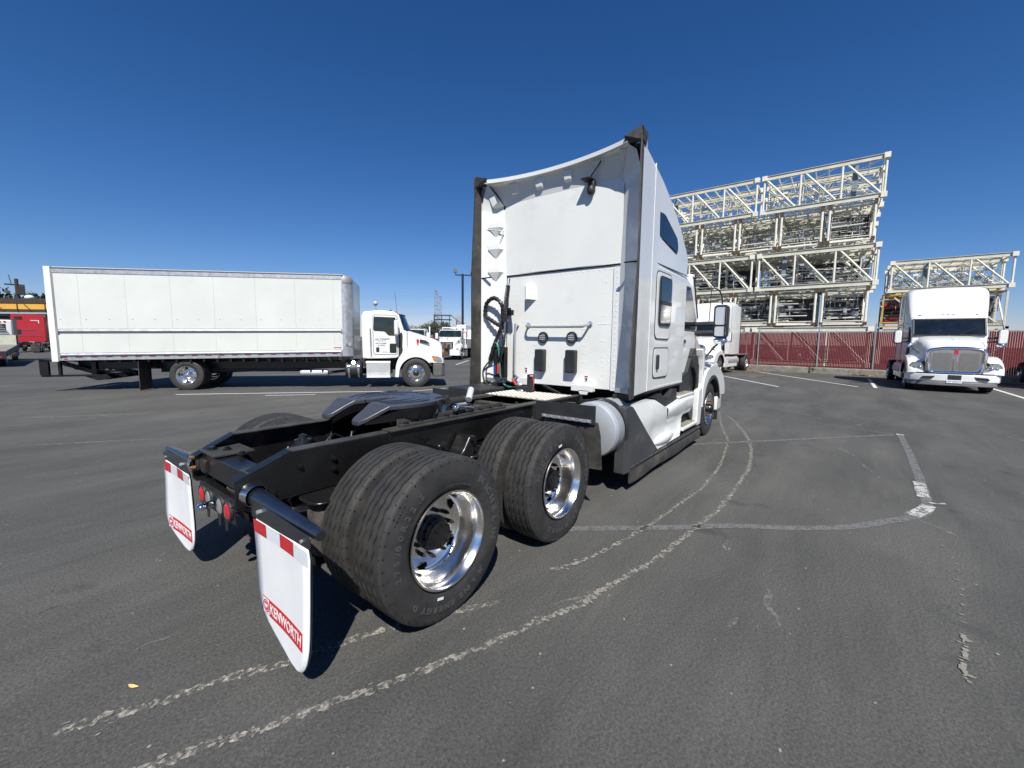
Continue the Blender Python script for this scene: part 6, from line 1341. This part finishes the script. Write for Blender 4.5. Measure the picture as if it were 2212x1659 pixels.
for i in range(12): part('band_strut', MB().bar((1+i*4, -.56, 5.2), (1+i*4, -.56, 6.9), .09), BRN, b, 0); part('band_strut', MB().bar((2+i*4, -.56, 6.2), (3+i*4, -.56, 5.3), .07), BRN, b, 0)
# leafy trees
LEAF = pmat('leaf_green', (.035, .045, .018), .8, var=.5, vs=.5); BARK = pmat('bark', (.06, .045, .035), .9)
def tree(label, x, y, h, w, seed, cat='tree', group='trees on the skyline', n=900):
    t = thing('tree', label, cat, (x, y, 0), 0, group); r_ = random.Random(seed)
    part('trunk', MB().tube([(0, 0, 0), (.1, 0, h*.4), (.0, .1, h*.8)], [.05*h, .035*h, .01*h], 7), BARK, t)
    B = MB(); cl = [(r_.uniform(-w, w)*.7, r_.uniform(-w, w)*.7, h*r_.uniform(.5, .88), r_.uniform(.25, .45)*w) for _ in range(13)]
    for i in range(n):
        c = r_.choice(cl); d = V((r_.gauss(0, 1), r_.gauss(0, 1), r_.gauss(0, 1))).normalized()*c[3]*r_.uniform(.6, 1.05); p = V(c[:3])+d; s = h*.035*r_.uniform(.6, 1.4)
        u = V((r_.gauss(0, 1), r_.gauss(0, 1), r_.gauss(0, 1))).normalized()*s; v = u.orthogonal().normalized()*s*.7; B.add([tuple(p-u), tuple(p+v), tuple(p+u), tuple(p-v)], [(0, 1, 2, 3)])
    part('crown', B, LEAF, t, 0)
tree('round dark tree rising behind the yellow banded building', 4.2, 133, 10.4, 8.0, 5, n=2600)
dirm = lambda px, dist: None
SKY = [(13, 560, 16, 14, 'olive tree mass left of the lattice towers'), ]
def far(azdeg, dist): a = R(azdeg); return (-1.7+dist*cos(a), -3+dist*sin(a))
tn = ['left end', 'second', 'third', 'fourth', 'fifth', 'sixth', 'seventh', 'right end']
for i in range(8):
    x, y = far(51.6-i*.62, 128+3*(i % 3)); tree('bushy tree on the low skyline above the white trucks, %s of the row' % tn[i], x, y, 5.0+.38*i+(.4 if i % 2 else 0), 3.6, 30+i, n=700)
# distant ridge
B = MB(); top = []
for i in range(121):
    a = 10+i; x, y = far(a, 1400); h = 8+9*sin(i*.13)+5*sin(i*.41+1)+2*sin(i*1.7); top.append((x, y, max(4, h)))
rows = [[(p[0], p[1], -1) for p in top], top, [(-1.7+(p[0]+1.7)*1.15, -3+(p[1]+3)*1.15, p[2]*1.2) for p in top]]
struct('hills', B.grid(rows), pmat('far_hills', (.13, .14, .14), .9, var=.2, vs=.01), smooth=60)
# utility pole by the building
u = thing('utility_pole', 'dark utility pole with equipment rising above the yellow banded building', 'utility pole', (3.1, 96, 0))
part('pole', MB().tube([(0, 0, 0), (0, 0, 10.3)], .22, 8), BRN, u)
part('crossarm', MB().bar((-1.2, 0, 9.4), (.8, 0, 9.4), .2), BRN, u, 0); part('transformer', MB().cb((.35, 0, 8.6), (.9, .7, 1.3)), BRN, u, 0)
part('insulator', MB().tube([(-.5, 0, 9.4), (-.7, 0, 10.8)], .05, 6), BRN, u)
single('round_dish', MB().ball((0, 0, 0), (.55, .55, .38), 12, 8), REFW, 'small white round dish beside the utility pole above the building roof', 'dish', loc=(4.1, 93.2, 7.45))
# lattice towers
LT = pmat('lattice_steel', (.20, .21, .23), .6, metal=.1, var=.15)
def lattice(label, az, dist, h, w):
    x, y = far(az, dist); t = thing('lattice_tower', label, 'lattice tower', (x, y, 0), R(az), 'lattice towers above the white trucks')
    for a in (-1, 1):
        for b_ in (-1, 1): part('tower_leg', MB().bar((a*w/2, b_*w/2, 0), (a*w/2, b_*w/2, h), w*.12), LT, t, 0)
    B = MB(); n = int(h/w*.9); s = 1
    for i in range(n):
        z0 = i*h/n; z1 = (i+1)*h/n; s = -s
        for a in (-1, 1):
            B.bar((a*w/2, -s*w/2, z0), (a*w/2, s*w/2, z1), w*.08); B.bar((-s*w/2, a*w/2, z0), (s*w/2, a*w/2, z1), w*.05); B.bar((a*w/2, -w/2, z1), (a*w/2, w/2, z1), w*.06)
    part('lacing', B, LT, t, 0, kind='stuff')
    for z in (h*.99, h*.72, h*.5): part('ring', MB().cb((0, 0, z), (w*1.05, w*1.05, w*.1)), LT, t, 0)
    part('base_ladder', MB().bar((-w*.5, -w*.2, 0), (-w*.5, -w*.2, h*.35), w*.1), CREAM, t, 0)
    return t
lattice('taller lattice tower of the two above the white trucks', 48.06, 300, 36.4, 2.3)
lattice('shorter lattice tower to the right of the taller one', 47.53, 300, 32.4, 2.0)
# overhead lines
WL = pmat('power_line', (.16, .19, .24), .6)
for i, (z0, z1) in enumerate(((34.5, 33.5), (32.5, 31.2), (27.3, 26.4), (25.5, 24.4), (21.5, 20.8), (20, 19))):
    a = far(63, 420); c_ = far(48, 300); d = far(30, 390); P = []
    for (p, q, za, zb) in ((a, c_, z0+8, z0), (c_, d, z0, z1+4)):
        for k in range(13): t = k/12; P.append((p[0]+(q[0]-p[0])*t, p[1]+(q[1]-p[1])*t, za+(zb-za)*t-5*sin(pi*t)*.5))
    single('power_line', MB().tube(P, .028, 4), WL, 'thin overhead power line, %s of the six crossing the lattice towers' % ['topmost', 'second', 'third', 'fourth', 'fifth', 'lowest'][i], 'power line', 'power lines')
# parking lot light pole
DNAVY = pmat('navy_pole', (.012, .018, .045), .4, var=.1)
x, y = far(44.57, 62); lp_ = thing('light_pole', 'tall dark blue parking lot light pole left of the big white sleeper', 'light pole', (x, y, 0), R(44.57-90))
part('pole', MB().tube([(0, 0, 0), (0, 0, 11.3)], .17, 10), DNAVY, lp_)
part('arm', MB().bar((-1.0, 0, 11.15), (1.3, 0, 11.15), .16), DNAVY, lp_, 0); part('arm', MB().bar((1.2, 0, 11.1), (1.2, 0, 11.7), .14), DNAVY, lp_, 0)
for xx, zz in ((-1.05, 11.75), (1.45, 11.8)): part('floodlight', MB().cb((xx, 0, zz), (.62, .4, .55)), pmat('lamp_head', (.12, .13, .14), .5), lp_, 0); part('floodlight_bracket', MB().bar((xx*.98, 0, 11.1), (xx, 0, zz-.2), .09), DNAVY, lp_, 0)
x, y = far(55.78, 80); g = thing('globe_lamp', 'white globe lamp on a thin pole above the box truck cab', 'lamp', (x, y, 0)); part('pole', MB().tube([(0, 0, 0), (0, 0, 7.8)], .09, 6), GALV, g); part('globe', MB().ball((0, 0, 8.25), .42, 14, 10), pmat('globe_white', (.42, .42, .40), .3), g)
# steel platform skeleton
x, y = far(46.85, 100); pf = thing('steel_platform', 'dark steel platform skeleton on the skyline beside the lattice towers', 'platform', (x, y, 0), R(46.85-90))
B = MB()
for xx in (-2.6, -.9, .9, 2.6):
    for yy in (-1.5, 1.5): B.bar((xx, yy, 0), (xx, yy, 7.6 if xx < 2 else 6.4), .16)
part('column', B, BLK2, pf, 0, kind='stuff')
for z in (4.9, 6.6, 7.6): part('platform_rail', MB().bar((-2.6, -1.5, z), (1.4, -1.5, z), .14).bar((-2.6, 1.5, z), (1.4, 1.5, z), .14).bar((-2.6, -1.5, z), (-2.6, 1.5, z), .14), BLK2, pf, 0)
part('sloped_rail', MB().bar((1.2, -1.5, 7.6), (3.2, -1.5, 6.0), .14).bar((-2.6, -1.5, 7.5), (-1.2, -1.5, 6.6), .12), BLK2, pf, 0)
r_ = random.Random(3); B = MB()
for i in range(190): a = V((r_.uniform(-4.5, 5), r_.uniform(-2, 2), r_.uniform(.5, 5.6-abs(i % 7)*.3))); B.bar(a, a+V((r_.uniform(-1, 1), 0, r_.uniform(-.8, .8))), .1, .14)
part('debris_steelwork', B, GREASE, pf, 0, kind='stuff')
x, y = far(45.01, 170); single('grey_tower_block', MB().box((-1.5, -1.5, 0), (1.5, 1.5, 11.6)).box((-1.3, -1.3, 11.6), (1.3, 1.3, 11.75)), GRY, 'small grey concrete tower block on the skyline just left of the light pole', 'tower', smooth=0, loc=(x, y, 0), rot=(0, 0, R(44)))
for i, (az, d, w, h, c_) in enumerate(((45.6, 140, 5, 5.2, 'pale low shed roof left of the grey tower'), (44.2, 110, 4, 5.0, 'pale box building right of the light pole base'), (46.2, 150, 4, 6.0, 'white cylinder-like tank building under the skyline platform'))):
    x, y = far(az, d); single('small_building', MB().box((-w/2, -w/2, 0), (w/2, w/2, h)).prism([(-w/2, h), (0, h+.5), (w/2, h)], -w/2, w/2, 'XZ'), REFW if i else GRY, c_, 'building', smooth=0, loc=(x, y, 0), rot=(0, 0, R(az)))
